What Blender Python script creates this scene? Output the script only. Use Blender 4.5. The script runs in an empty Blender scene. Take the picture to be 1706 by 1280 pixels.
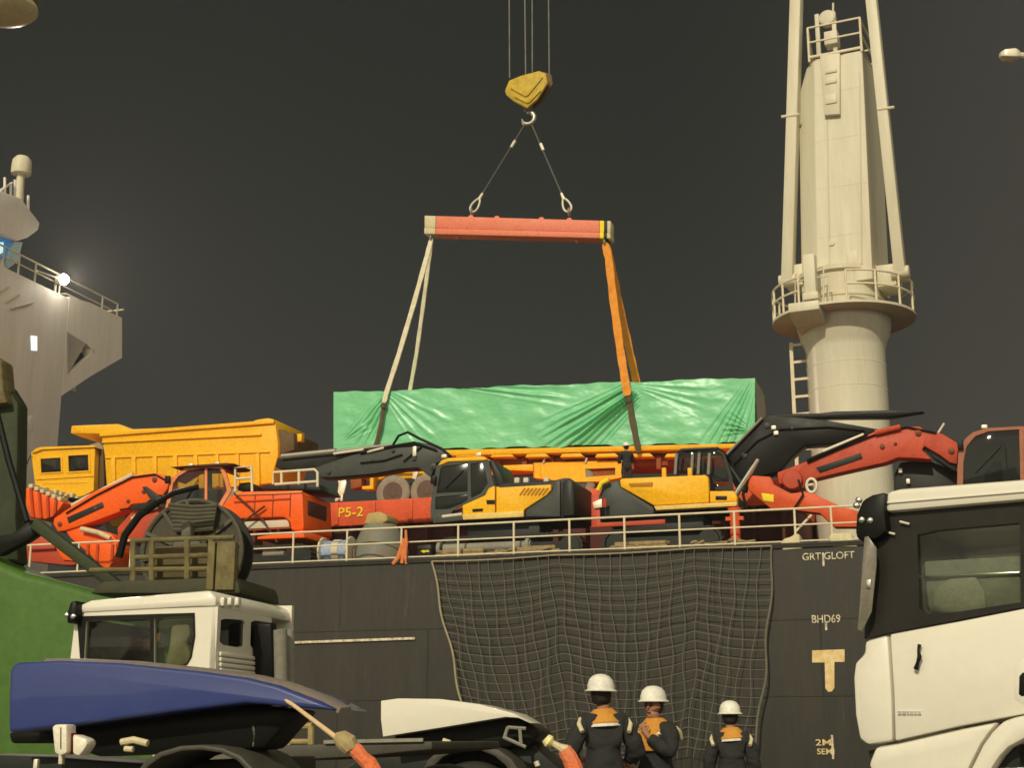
import bpy, bmesh, math, random
from mathutils import Vector, Matrix, noise
from mathutils.geometry import tessellate_polygon
random.seed(7)
R = math.radians
SC = bpy.context.scene
COL = SC.collection

# ------------------------------------------------------------------ camera
FPX, CX, CY = 2400.0, 853.0, 640.5
PITCH = math.atan(600 / 2400)
CAM = Vector((0, 0, 1.25))
cd = bpy.data.cameras.new('camera'); cam = bpy.data.objects.new('camera', cd); COL.objects.link(cam)
cam.location = CAM; cam.rotation_euler = (math.pi / 2 + PITCH, 0, 0)
cd.sensor_width = 36; cd.lens = FPX / 1706 * 36; cd.clip_start = 0.1; cd.clip_end = 3000
SC.camera = cam
HAZE = .0006

# ------------------------------------------------------------------ world: night sky, with fill glow added behind the viewer for port lights
wd = bpy.data.worlds.new('World'); SC.world = wd; wd.use_nodes = True
nt = wd.node_tree; nt.nodes.clear()
def wn(t, **k):
    n = nt.nodes.new(t)
    for a, b in k.items(): setattr(n, a, b)
    return n
out = wn('ShaderNodeOutputWorld'); bg = wn('ShaderNodeBackground'); bg.inputs[1].default_value = 1.0
tc = wn('ShaderNodeTexCoord'); sep = wn('ShaderNodeSeparateXYZ')
nt.links.new(tc.outputs['Generated'], sep.inputs[0])
def mapr(src, a, b, smooth=True):
    m = wn('ShaderNodeMapRange'); m.interpolation_type = 'SMOOTHSTEP' if smooth else 'LINEAR'
    nt.links.new(src, m.inputs[0]); m.inputs[1].default_value = a; m.inputs[2].default_value = b
    return m.outputs[0]
def wmix(f, a, b):
    m = wn('ShaderNodeMix', data_type='RGBA')
    nt.links.new(f, m.inputs[0])
    for i, c in ((6, a), (7, b)):
        if isinstance(c, tuple): m.inputs[i].default_value = c + (1,)
        else: nt.links.new(c, m.inputs[i])
    return m.outputs[2]
SKY_HI, SKY_LO, FILL_GLOW = (.016, .0178, .0160), (.031, .0325, .028), (.80, .72, .53)
sky = wmix(mapr(sep.outputs[2], .08, .50), SKY_LO, SKY_HI)
sky = wmix(mapr(sep.outputs[0], .08, .42), sky, (.050, .047, .039))
sky = wmix(mapr(sep.outputs[1], .30, -.60), sky, FILL_GLOW)
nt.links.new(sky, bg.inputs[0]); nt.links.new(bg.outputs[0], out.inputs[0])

# ------------------------------------------------------------------ key light (the quay floodlights, from behind on the left)
ld = bpy.data.lights.new('sun', 'SUN'); ld.energy = 2.75; ld.angle = R(1.0); ld.color = (1.0, .90, .69)
sun = bpy.data.objects.new('sun', ld); COL.objects.link(sun)
SUN_TO = Vector((-.30, -.80, .52)).normalized()           # direction towards the lamp
sun.rotation_euler = SUN_TO.to_track_quat('Z', 'Y').to_euler(); sun.location = SUN_TO * 60

SC.view_settings.view_transform = 'Standard'; SC.view_settings.look = 'None'
SC.view_settings.exposure = 0; SC.view_settings.gamma = 1
SC.render.engine = 'CYCLES'
SC.cycles.use_denoising = True
SC.cycles.filter_width = 1.6
SC.cycles.max_bounces = 6; SC.cycles.transparent_max_bounces = 12
SC.cycles.sample_clamp_indirect = 3

# ------------------------------------------------------------------ frames: a pixel of the photo -> a point on a real vertical plane
def ray(px, py):
    r, u = (px - CX) / FPX, (CY - py) / FPX
    return Vector((r, math.cos(PITCH) - u * math.sin(PITCH), math.sin(PITCH) + u * math.cos(PITCH)))
class Frame:
    def __init__(s, o, deg):
        s.o = Vector(o); a = R(deg); s.yaw = a
        s.x = Vector((math.cos(a), math.sin(a), 0)); s.y = Vector((-math.sin(a), math.cos(a), 0))
        s.M = Matrix.Translation(s.o) @ Matrix.Rotation(a, 4, 'Z')
    def p(s, px, py, y=0.0):
        d = ray(px, py); t = (y - (CAM - s.o).dot(s.y)) / d.dot(s.y)
        q = CAM + d * t - s.o
        return Vector((q.dot(s.x), y, q.z))
    def pts(s, l, y=0.0): return [(lambda q: (q.x, q.z))(s.p(a, b, y)) for a, b in l]
    def w(s, v): return s.M @ Vector(v)
WORLD = Frame((0, 0, 0), 0)
def at(px, py, Y): return WORLD.p(px, py, Y)

# ------------------------------------------------------------------ materials
MATS = {}
def mat(name, rgb, rough=.5, metal=0, dirt=.25, scale=1.2, bump=0.0, bscale=30, coat=0.0, dirtcol=None, streak=False, spec=.25, grime=1.0):
    if name in MATS: return MATS[name]
    m = bpy.data.materials.new(name); m.use_nodes = True; t = m.node_tree; b = t.nodes['Principled BSDF']
    b.inputs['Roughness'].default_value = rough; b.inputs['Metallic'].default_value = metal
    b.inputs['Coat Weight'].default_value = coat; b.inputs['Specular IOR Level'].default_value = spec
    c = t.nodes.new('ShaderNodeTexCoord'); mp = t.nodes.new('ShaderNodeMapping'); t.links.new(c.outputs['Object'], mp.inputs[0])
    if streak: mp.inputs['Scale'].default_value = (1, 1, .12)
    n = t.nodes.new('ShaderNodeTexNoise'); n.inputs['Scale'].default_value = scale; n.inputs['Detail'].default_value = 8; n.inputs['Roughness'].default_value = .65
    t.links.new(mp.outputs[0], n.inputs[0])
    r = t.nodes.new('ShaderNodeMapRange'); r.inputs[1].default_value = .42; r.inputs[2].default_value = .72
    r.inputs[3].default_value = 0; r.inputs[4].default_value = dirt; t.links.new(n.outputs[0], r.inputs[0])
    mx = t.nodes.new('ShaderNodeMix'); mx.data_type = 'RGBA'
    d = dirtcol or tuple(x * .35 + .01 for x in rgb)
    f_ = t.nodes.new('ShaderNodeTexNoise'); f_.inputs['Scale'].default_value = scale * 9; f_.inputs['Detail'].default_value = 6; f_.inputs['Roughness'].default_value = .75
    t.links.new(mp.outputs[0], f_.inputs[0]); fm = t.nodes.new('ShaderNodeMapRange'); fm.inputs[1].default_value = .3; fm.inputs[2].default_value = .7; fm.inputs[3].default_value = 1 + .16 * grime; fm.inputs[4].default_value = 1 - .20 * grime; t.links.new(f_.outputs[0], fm.inputs[0])
    hs = t.nodes.new('ShaderNodeHueSaturation'); t.links.new(fm.outputs[0], hs.inputs['Value'])
    mx.inputs[6].default_value = rgb + (1,); mx.inputs[7].default_value = tuple(d) + (1,)
    t.links.new(r.outputs[0], mx.inputs[0]); t.links.new(mx.outputs[2], hs.inputs['Color']); t.links.new(hs.outputs[0], b.inputs['Base Color'])
    rr = t.nodes.new('ShaderNodeMapRange'); rr.inputs[3].default_value = max(.05, rough - .1); rr.inputs[4].default_value = min(1, rough + .2)
    t.links.new(n.outputs[0], rr.inputs[0]); t.links.new(rr.outputs[0], b.inputs['Roughness'])
    if bump:
        n2 = t.nodes.new('ShaderNodeTexNoise'); n2.inputs['Scale'].default_value = bscale; n2.inputs['Detail'].default_value = 4
        t.links.new(c.outputs['Object'], n2.inputs[0])
        bp = t.nodes.new('ShaderNodeBump'); bp.inputs['Strength'].default_value = bump; bp.inputs['Distance'].default_value = .02
        t.links.new(n2.outputs[0], bp.inputs['Height']); t.links.new(bp.outputs[0], b.inputs['Normal'])
    MATS[name] = m; return m
def emit(name, rgb, s):
    if name in MATS: return MATS[name]
    m = bpy.data.materials.new(name); m.use_nodes = True; b = m.node_tree.nodes['Principled BSDF']
    b.inputs['Base Color'].default_value = rgb + (1,); b.inputs['Emission Color'].default_value = rgb + (1,); b.inputs['Emission Strength'].default_value = s
    MATS[name] = m; return m
def glass(name, tint=(.5, .55, .5), mixf=.55, rough=.03):
    if name in MATS: return MATS[name]
    m = bpy.data.materials.new(name); m.use_nodes = True; t = m.node_tree; t.nodes.clear()
    o = t.nodes.new('ShaderNodeOutputMaterial'); tr = t.nodes.new('ShaderNodeBsdfTransparent'); tr.inputs[0].default_value = tint + (1,)
    g = t.nodes.new('ShaderNodeBsdfGlossy'); g.inputs['Roughness'].default_value = rough; g.inputs[0].default_value = (.9, .9, .9, 1)
    fr = t.nodes.new('ShaderNodeFresnel'); fr.inputs[0].default_value = 1.5
    mx = t.nodes.new('ShaderNodeMixShader'); t.links.new(fr.outputs[0], mx.inputs[0]); t.links.new(tr.outputs[0], mx.inputs[1]); t.links.new(g.outputs[0], mx.inputs[2])
    t.links.new(mx.outputs[0], o.inputs[0]); MATS[name] = m; return m

HULL = mat('hull_paint', (.028, .0265, .0205), .6, dirt=.55, scale=1.3, streak=True, dirtcol=(.060, .054, .040), bump=.25, bscale=1.2)
def hull_extra():
    t = HULL.node_tree; b = t.nodes['Principled BSDF']; c = t.nodes.new('ShaderNodeTexCoord'); sp = t.nodes.new('ShaderNodeSeparateXYZ'); cb = t.nodes.new('ShaderNodeCombineXYZ')
    t.links.new(c.outputs['Object'], sp.inputs[0]); t.links.new(sp.outputs[0], cb.inputs[0]); t.links.new(sp.outputs[2], cb.inputs[1])
    br = t.nodes.new('ShaderNodeTexBrick'); br.inputs['Scale'].default_value = .16; br.inputs['Mortar Size'].default_value = .004; br.inputs['Mortar Smooth'].default_value = .6; br.inputs['Brick Width'].default_value = 1.0; br.inputs['Row Height'].default_value = .36
    br.inputs['Color1'].default_value = (.5, .5, .5, 1); br.inputs['Color2'].default_value = (.42, .42, .42, 1); br.inputs['Mortar'].default_value = (1, 1, 1, 1)
    t.links.new(cb.outputs[0], br.inputs[0])
    bp = t.nodes.new('ShaderNodeBump'); bp.inputs['Strength'].default_value = .8; bp.inputs['Distance'].default_value = .05; t.links.new(br.outputs[0], bp.inputs['Height'])
    old = b.inputs['Normal'].links[0].from_node; t.links.new(bp.outputs[0], old.inputs['Normal'])
    mp = t.nodes.new('ShaderNodeMapping'); mp.inputs['Scale'].default_value = (3.2, 1, .30); t.links.new(c.outputs['Object'], mp.inputs[0])
    n = t.nodes.new('ShaderNodeTexNoise'); n.inputs['Scale'].default_value = 1.1; n.inputs['Detail'].default_value = 9; n.inputs['Roughness'].default_value = .7; t.links.new(mp.outputs[0], n.inputs[0])
    mr = t.nodes.new('ShaderNodeMapRange'); mr.inputs[1].default_value = .60; mr.inputs[2].default_value = .78; mr.inputs[4].default_value = .55; t.links.new(n.outputs[0], mr.inputs[0])
    mx = t.nodes.new('ShaderNodeMix'); mx.data_type = 'RGBA'; src = b.inputs['Base Color'].links[0].from_socket; t.links.new(src, mx.inputs[6]); mx.inputs[7].default_value = (.14, .125, .095, 1); t.links.new(mr.outputs[0], mx.inputs[0]); t.links.new(mx.outputs[2], b.inputs['Base Color'])
hull_extra()
DECK = mat('deck_paint', (.10, .06, .045), .8, dirt=.5)
CREAM = mat('crane_paint', (.62, .58, .44), .42, dirt=.4, scale=.6, streak=True, dirtcol=(.42, .31, .18), grime=.4)
CREAMG = mat('glossy_crane_paint', (.60, .565, .43), .2, dirt=.2, scale=.6, streak=True, dirtcol=(.47, .40, .27), grime=.35, spec=.6, coat=.5)
SHIPWHITE = mat('accommodation_paint', (.80, .76, .69), .55, dirt=.3, scale=.5, streak=True, dirtcol=(.52, .43, .34), grime=.35)
RAILW = mat('rail_paint', (.72, .64, .46), .5, dirt=.3, scale=3, dirtcol=(.4, .25, .13))
COAMING = mat('red_oxide_paint', (.72, .10, .03), .55, dirt=.4, scale=1.0, dirtcol=(.25, .05, .03))
MAROON = mat('maroon_paint', (.10, .025, .02), .7, dirt=.4)
YELLOW = mat('machine_yellow', (.86, .45, .008), .45, dirt=.18, scale=.9, dirtcol=(.45, .22, .02))
YELLOWD = mat('block_yellow', (.55, .38, .03), .5, dirt=.6, scale=4, dirtcol=(.2, .13, .03))
ORANGE = mat('machine_orange', (.88, .115, .006), .45, dirt=.15, scale=1.2, dirtcol=(.4, .06, .02))
RED = mat('machine_red', (.50, .070, .030), .5, dirt=.4, scale=1.5, dirtcol=(.25, .04, .02))
BEAMRED = mat('beam_red', (.70, .19, .11), .5, dirt=.35, scale=1.5, dirtcol=(.75, .35, .2))
DGREY = mat('machine_grey', (.052, .060, .053), .45, dirt=.35, scale=1.5, dirtcol=(.10, .10, .085))
CHAR = mat('charcoal_paint', (.015, .018, .015), .45, dirt=.4, scale=2, dirtcol=(.045, .045, .035))
BLACK = mat('black_plastic', (.006, .0065, .005), .4, dirt=.3, scale=3, spec=.18)
RUBBER = mat('tyre_rubber', (.030, .028, .023), .8, dirt=.5, scale=5, dirtcol=(.06, .055, .04))
DUSTYTYRE = mat('dusty_tyre', (.27, .24, .18), .85, dirt=.5, scale=5, dirtcol=(.12, .10, .08))
STEEL = mat('steel', (.42, .40, .34), .35, metal=.8, dirt=.5, scale=4)
CHROME = mat('chrome', (.8, .78, .7), .18, metal=1, dirt=.1)
ROPE = mat('wire_rope', (.10, .10, .085), .5, dirt=.4, scale=8)
FERRULE = mat('ferrule_alloy', (.8, .75, .58), .35, metal=.3, dirt=.2, scale=8)
GREYSTRAP = mat('grey_webbing', (.70, .64, .46), .85, dirt=.4, scale=4)
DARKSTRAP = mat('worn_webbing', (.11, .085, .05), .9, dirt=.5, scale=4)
ORSTRAP = mat('orange_webbing', (.72, .28, .035), .8, dirt=.5, scale=4, dirtcol=(.38, .12, .02), bump=.6, bscale=14)
TARP = mat('green_tarpaulin', (.17, .56, .27), .30, dirt=.4, scale=.45, dirtcol=(.09, .42, .20), bump=.10, bscale=5, spec=.6, grime=.25)
GREYPANEL = mat('grey_panel', (.26, .25, .20), .6, dirt=.3)
RUSTY = mat('rusty_beam', (.30, .085, .025), .7, dirt=.5, scale=3)
TRUCKW = mat('truck_white', (.73, .70, .59), .28, dirt=.12, scale=1.0, coat=.4, dirtcol=(.55, .48, .34), grime=.18)
TRUCKB = mat('truck_blue', (.030, .048, .185), .3, dirt=.25, scale=2.5, coat=.6, dirtcol=(.06, .07, .15), grime=.4)
GREEN = mat('crane_green', (.052, .105, .022), .55, dirt=.4, scale=.9, dirtcol=(.035, .07, .02))
DGREEN = mat('dark_green_paint', (.035, .045, .018), .6, dirt=.5, scale=2)
OLIVE = mat('olive_paint', (.17, .145, .06), .65, dirt=.9, scale=5, dirtcol=(.08, .055, .025))
BLUEROPE = mat('blue_rope', (.30, .38, .55), .8, dirt=.5, scale=12, dirtcol=(.65, .68, .7), bump=.8, bscale=20)
TANROPE = mat('tan_rope', (.32, .25, .13), .9, dirt=.5, scale=10, bump=.8, bscale=40)
NETM = mat('net_cord', (.15, .138, .10), .9, dirt=.3, scale=3)
CONC = mat('quay_concrete', (.20, .18, .15), .9, dirt=.5, scale=.6, bump=.4, bscale=8)
WATER = mat('sea_water', (.010, .014, .014), .08, dirt=.1, bump=.5, bscale=1.2)
MARK = mat('mark_paint', (.72, .64, .45), .65, dirt=.95, scale=9, dirtcol=(.16, .13, .08))
MARKO = mat('mark_paint_ochre', (.72, .58, .30), .65, dirt=.8, scale=3.5, dirtcol=(.55, .30, .07))
YMARK = mat('mark_yellow', (.85, .66, .03), .6, dirt=.2, scale=6)
CANVAS = mat('pale_canvas', (.62, .55, .34), .85, dirt=.3, scale=6)
BEIGE = mat('seat_beige', (.50, .42, .29), .9, dirt=.3, scale=4)
CURTAIN = mat('grey_cloth', (.50, .48, .46), .9, dirt=.3, scale=3)
PALELENS = mat('pale_lens', (.80, .74, .60), .3, dirt=.15, scale=6)
REDLENS = mat('red_lens', (.25, .01, .01), .2, dirt=.1)
HATW = mat('helmet_white', (.80, .78, .68), .35, dirt=.3, scale=6)
SKIN = mat('skin', (.40, .20, .12), .55, dirt=.15, scale=12)
NAVY = mat('navy_cloth', (.030, .030, .030), .9, dirt=.4, scale=5, bump=.8, bscale=9)
TROUS = mat('dark_trousers', (.035, .034, .032), .9, dirt=.3, scale=5, bump=.8, bscale=9)
HIVIS = mat('hivis_orange', (.58, .27, .045), .8, dirt=.3, scale=8, dirtcol=(.5, .17, .02), bump=.6, bscale=20)
REFLECT = mat('reflective_tape', (.66, .64, .56), .4, dirt=.2, scale=8)
REDGLOVE = mat('red_cloth', (.42, .05, .03), .8, dirt=.3, scale=8)
HAIR = mat('dark_hair', (.02, .016, .012), .7)
CABGLASS = glass('cab_glass', (.42, .45, .40))
DARKGLASS = mat('dark_tinted_glass', (.016, .018, .016), .06, dirt=.2, scale=2)
CLEAR = glass('clear_glass', (.72, .75, .68))

# ------------------------------------------------------------------ objects
ROOT = {}
def tag(o, label=None, cat=None, group=None, kind=None):
    for k, v in (('label', label), ('category', cat), ('group', group), ('kind', kind)):
        if v: o[k] = v
    return o
def thing(name, label, cat, F=WORLD, loc=(0, 0, 0), group=None):
    o = bpy.data.objects.new(name, None); COL.objects.link(o); o.empty_display_size = .3
    o.location = F.w(loc); o.rotation_euler = (0, 0, F.yaw)
    ROOT[o.name] = (Matrix.Translation(o.location) @ Matrix.Rotation(F.yaw, 4, 'Z')).inverted()
    return tag(o, label, cat, group)
def link(name, me, parent, m):
    if m and not me.materials: me.materials.append(m)
    o = bpy.data.objects.new(name, me); COL.objects.link(o)
    if parent: o.parent = parent; ROOT[o.name] = ROOT[parent.name]
    else: ROOT[o.name] = Matrix.Identity(4)
    return o

class MB:
    def __init__(s, F=WORLD): s.F = F; s.v = []; s.f = []
    def add(s, vs, fs):
        b = len(s.v); s.v += [tuple(x) for x in vs]; s.f += [tuple(b + i for i in f) for f in fs]; return s
    def box(s, x0, x1, y0, y1, z0, z1):
        x0, x1 = sorted((x0, x1)); y0, y1 = sorted((y0, y1)); z0, z1 = sorted((z0, z1))
        return s.add([(x, y, z) for z in (z0, z1) for y in (y0, y1) for x in (x0, x1)],
                     [(0, 2, 3, 1), (4, 5, 7, 6), (0, 1, 5, 4), (2, 6, 7, 3), (0, 4, 6, 2), (1, 3, 7, 5)])
    def prism(s, pts, y0, y1, hole=None):
        loops = [pts] + ([] if not hole else hole)
        allp = [q for l in loops for q in l]; n = len(allp)
        vs = [(x, y0, z) for x, z in allp] + [(x, y1, z) for x, z in allp]; fs = []
        if hole:
            tri = tessellate_polygon([[Vector((x, z, 0)) for x, z in l] for l in loops])
            for a, b, c in tri: fs += [(a, b, c), (n + c, n + b, n + a)]
        else: fs += [tuple(range(n)), tuple(range(2 * n - 1, n - 1, -1))]
        b = 0
        for l in loops:
            k = len(l)
            for i in range(k): j = (i + 1) % k; fs.append((b + i, n + b + i, n + b + j, b + j))
            b += k
        return s.add(vs, fs)
    def loft(s, rings):
        k = len(rings[0]); vs = [q for r in rings for q in r]; fs = [tuple(range(k)), tuple(range(len(vs) - 1, len(vs) - k - 1, -1))]
        for a in range(len(rings) - 1):
            for i in range(k): j = (i + 1) % k; fs.append((a * k + i, (a + 1) * k + i, (a + 1) * k + j, a * k + j))
        return s.add(vs, fs)
    def tube(s, pts, r, n=8, closed=False):
        P = [Vector(q) for q in pts]; m = len(P)
        rr = r if isinstance(r, (list, tuple)) else [r] * m
        vs = []; ref = Vector((0, 0, 1))
        for i, q in enumerate(P):
            a = P[i - 1] if (i or closed) else q; b = P[(i + 1) % m] if (i < m - 1 or closed) else q
            t = (b - a).normalized() if (b - a).length > 1e-9 else Vector((0, 0, 1))
            if abs(t.dot(ref)) > .95: ref2 = Vector((1, 0, 0)) if abs(t.x) < .9 else Vector((0, 1, 0))
            else: ref2 = ref
            e1 = t.cross(ref2).normalized(); e2 = t.cross(e1)
            if vs:                                           # keep the ring from twisting
                pe = vs[-n] - P[i - 1]
                pe = (pe - t * pe.dot(t))
                if pe.length > 1e-6: e1 = pe.normalized(); e2 = t.cross(e1)
            for k in range(n):
                c = 2 * math.pi * k / n; vs.append(q + (e1 * math.cos(c) + e2 * math.sin(c)) * rr[i])
        fs = []
        for i in range(m - 1 + (1 if closed else 0)):
            for k in range(n):
                a = i * n + k; b = i * n + (k + 1) % n; c = ((i + 1) % m) * n
                fs.append((a, b, c + (k + 1) % n, c + k))
        if not closed: fs += [tuple(range(n - 1, -1, -1)), tuple((m - 1) * n + k for k in range(n))]
        return s.add(vs, fs)
    def lathe(s, prof, o, axis='z', n=28):
        vs = []; o = Vector(o)
        for r, h in prof:
            for k in range(n):
                c = 2 * math.pi * k / n; a, b = r * math.cos(c), r * math.sin(c)
                vs.append(o + Vector({'z': (a, b, h), 'y': (a, h, b), 'x': (h, a, b)}[axis]))
        fs = []
        for i in range(len(prof) - 1):
            for k in range(n): fs.append((i * n + k, i * n + (k + 1) % n, (i + 1) * n + (k + 1) % n, (i + 1) * n + k))
        if prof[0][0] > 1e-6: fs.append(tuple(range(n)))
        if prof[-1][0] > 1e-6: fs.append(tuple((len(prof) - 1) * n + k for k in range(n)))
        return s.add(vs, fs)
    def bar(s, a, b, w, h, roll=Vector((0, 1, 0))):
        """square bar from a to b; w across, h along the roll axis"""
        a, b = Vector(a), Vector(b); t = (b - a).normalized(); e2 = (roll - t * roll.dot(t)).normalized(); e1 = t.cross(e2)
        ring = lambda c: [c + e1 * sx * w / 2 + e2 * sy * h / 2 for sx, sy in ((-1, -1), (1, -1), (1, 1), (-1, 1))]
        return s.loft([ring(a), ring(b)])
    def islands(s):
        p = list(range(len(s.v)))
        def fd(a):
            while p[a] != a: p[a] = p[p[a]]; a = p[a]
            return a
        for f in s.f:
            for q in f[1:]: p[fd(q)] = fd(f[0])
        d = {}
        for f in s.f: d.setdefault(fd(f[0]), []).append(f)
        for fs in d.values():
            ids = sorted({q for f in fs for q in f}); mp = {a: i for i, a in enumerate(ids)}
            n = MB(s.F); n.v = [s.v[a] for a in ids]; n.f = [tuple(mp[q] for q in f) for f in fs]; yield n
    def build(s, name, m, parent=None, bevel=0, seg=2, smooth=True, ang=.6, label=None, split=False):
        if split:
            for i_ in s.islands(): o = i_.build(name, m, parent, bevel, seg, smooth, ang, label)
            return o
        M = s.F.M
        if parent: M = ROOT[parent.name] @ M
        me = bpy.data.meshes.new(name); me.from_pydata([M @ Vector(q) for q in s.v], [], s.f)
        bm = bmesh.new(); bm.from_mesh(me)
        bmesh.ops.remove_doubles(bm, verts=bm.verts, dist=1e-5)
        bmesh.ops.recalc_face_normals(bm, faces=bm.faces)
        if bevel:
            ed = [e for e in bm.edges if len(e.link_faces) == 2 and e.calc_face_angle(0) > .35]
            if ed: bmesh.ops.bevel(bm, geom=ed, offset=bevel, segments=seg, profile=.5, affect='EDGES', clamp_overlap=True)
        bm.to_mesh(me); bm.free()
        if smooth:
            me.polygons.foreach_set('use_smooth', [True] * len(me.polygons)); me.set_sharp_from_angle(angle=ang)
        o = link(name, me, parent, m)
        if label: o['label'] = label
        return o
def lettering(text, F, px, py, y, height, m, parent, name='lettering', wide=1.0, depth=.012, align='CENTER'):
    cu = bpy.data.curves.new('text', 'FONT'); cu.body = text; cu.size = height / .72; cu.extrude = depth; cu.align_x = align; cu.align_y = 'CENTER'; cu.offset = .008 * height
    to = bpy.data.objects.new('text', cu); COL.objects.link(to)
    dg = bpy.context.evaluated_depsgraph_get(); me = bpy.data.meshes.new_from_object(to.evaluated_get(dg))
    bpy.data.objects.remove(to); bpy.data.curves.remove(cu)
    q = F.p(px, py, y)
    M = ROOT[parent.name] @ F.M @ Matrix.Translation(q) @ Matrix.Rotation(R(90), 4, 'X') @ Matrix.Diagonal((wide, 1, 1, 1))
    me.transform(M); me.name = name; me.materials.clear()
    return link(name, me, parent, m)

def tri(F, poly, y): return F.pts(poly, y)
def slab(F, poly, y0, y1, name, m, parent, bevel=.02, holes=None, seg=2, label=None):
    return MB(F).prism(F.pts(poly, y0), y0, y1, [F.pts(h, y0) for h in holes] if holes else None).build(name, m, parent, bevel if not holes else 0, seg, label=label)
def wheel(F, x, y, z, r, w, parent, tyre=RUBBER, rim=STEEL, side=-1):
    """wheel with its axle along y; the outer face looks to -y"""
    t = MB(F).lathe([(r * .56, w * .1), (r * .60, 0), (r * .80, -.02), (r * .95, .02), (r, .07), (r, w - .07), (r * .95, w - .02), (r * .6, w), (r * .56, w * .9)], (x, y, z), 'y', 36).build('wheel', tyre, parent)
    g = MB(F)
    g.lathe([(r * .58, .01), (r * .55, .03), (r * .50, .09), (r * .30, .11), (r * .26, .02), (r * .2, -.01), (0, -.01)], (x, y, z), 'y', 28)
    for k in range(10):
        a = k * math.pi / 5; g.lathe([(.018, .06), (.018, .1)], (x + r * .4 * math.cos(a), y, z + r * .4 * math.sin(a)), 'y', 6)
    g.build('rim', rim, t); return t
def track(F, x0, x1, y0, y1, z0, h, parent, m=CHAR):
    r = h / 2; L = x1 - x0 - h; per = 2 * L + 2 * math.pi * r; n = int(per / .17); outl = []
    for i in range(n * 2):
        d = (i / (n * 2)) * per; rr = r if i % 2 else r - .035
        if d < L: q = (x0 + r + d, z0 + r - rr)
        elif d < L + math.pi * r: a = -math.pi / 2 + (d - L) / r; q = (x1 - r + rr * math.cos(a), z0 + r + rr * math.sin(a))
        elif d < 2 * L + math.pi * r: q = (x1 - r - (d - L - math.pi * r), z0 + r + rr)
        else: a = math.pi / 2 + (d - 2 * L - math.pi * r) / r; q = (x0 + r + rr * math.cos(a), z0 + r + rr * math.sin(a))
        outl.append(q)
    inner = []
    for k in range(24):
        a = 2 * math.pi * k / 24; c = x1 - r if math.cos(a) > 0 else x0 + r
        inner.append((c + (r - .1) * math.cos(a), z0 + r + (r - .1) * math.sin(a)))
    t = MB(F).prism(outl, y0, y1, [inner]).build('crawler_track', m, parent)
    g = MB(F)
    for cx in (x0 + r, x1 - r): g.lathe([(r * .72, .03), (r * .72, .12), (r * .3, .04), (0, .04)], (cx, y0 + .02, z0 + r), 'y', 20)
    for k in range(6):
        cx = x0 + h + (x1 - x0 - 2 * h) * k / 5; g.lathe([(.13, .05), (.13, .12), (0, .12)], (cx, y0 + .02, z0 + .2), 'y', 14)
    g.box(x0 + r, x1 - r, y0 + .15, y1 - .05, z0 + r - .2, z0 + r + .18)
    g.build('track_frame', m, t); return t

# ================================================================== SETTING
S = Frame((-17.6, 52.0, 7.12), math.degrees(math.atan2(-8.8, 27.5)))      # the ship: x along the side, y inboard, z above the deck edge
q_ = MB(S); q_.box(-400, 400, -400, -2.0, -9.0, -7.12); tag(q_.build('quay', CONC), 'pale concrete quay beside the ship', kind='structure')
w_ = MB(WORLD); w_.add([(-2500, -2500, -2.2), (2500, -2500, -2.2), (2500, 2500, -2.2), (-2500, 2500, -2.2)], [(0, 1, 2, 3)])
tag(w_.build('water', WATER), 'dark harbour water', kind='structure')

# ------------------------------------------------------------------ the ship
ship = thing('cargo_ship', 'dark hulled cargo ship alongside with a pale deck rail and a red hatch coaming', 'ship', S)
h = MB(S); h.box(-70, 75, 0, 26, -11, -.001); hull = h.build('hull', HULL, ship, .05)
g = MB(S); g.box(-70, 75, -.06, .10, -.10, .06); g.build('deck_edge_strake', HULL, hull, .015)
q0, q1 = S.p(490, 1072, 0), S.p(692, 1065, 0)
g = MB(S); g.bar((q0.x, -.03, q0.z), (q1.x, -.03, q1.z), .08, .08); g.build('rubbing_strip', MARK, hull, .01)
# letters and load marks on the side
lettering('GRT', S, 1352, 929, -.015, .22, MARK, hull, 'hull_lettering', .95)
lettering('GLOFT', S, 1398, 927, -.015, .22, MARK, hull, 'hull_lettering', .95)
lettering('BHD69', S, 1376, 1033, -.015, .24, MARK, hull, 'hull_lettering', .85)
lettering('2M', S, 1372, 1239, -.015, .18, MARKO, hull, 'hull_lettering', 1.5)
lettering('SEMI', S, 1376, 1254, -.015, .17, MARKO, hull, 'hull_lettering', 1.1)
g = MB(S)
for (x, a, b) in ((1371, 922, 944), (1376, 1040, 1051), (1386, 1226, 1266)):
    A, B = S.p(x, a, -.01), S.p(x, b, -.01); g.box(A.x - .03, A.x + .03, -.013, .0, B.z, A.z)
g.build('draught_tick', MARK, hull, split=True)
slab(S, [(1353, 1085), (1407, 1083), (1407, 1104), (1390, 1104), (1390, 1147), (1386, 1153), (1380, 1154), (1375, 1148), (1374, 1105), (1353, 1105)], -.014, .004, 'tug_mark', MARKO, hull, 0)
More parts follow.
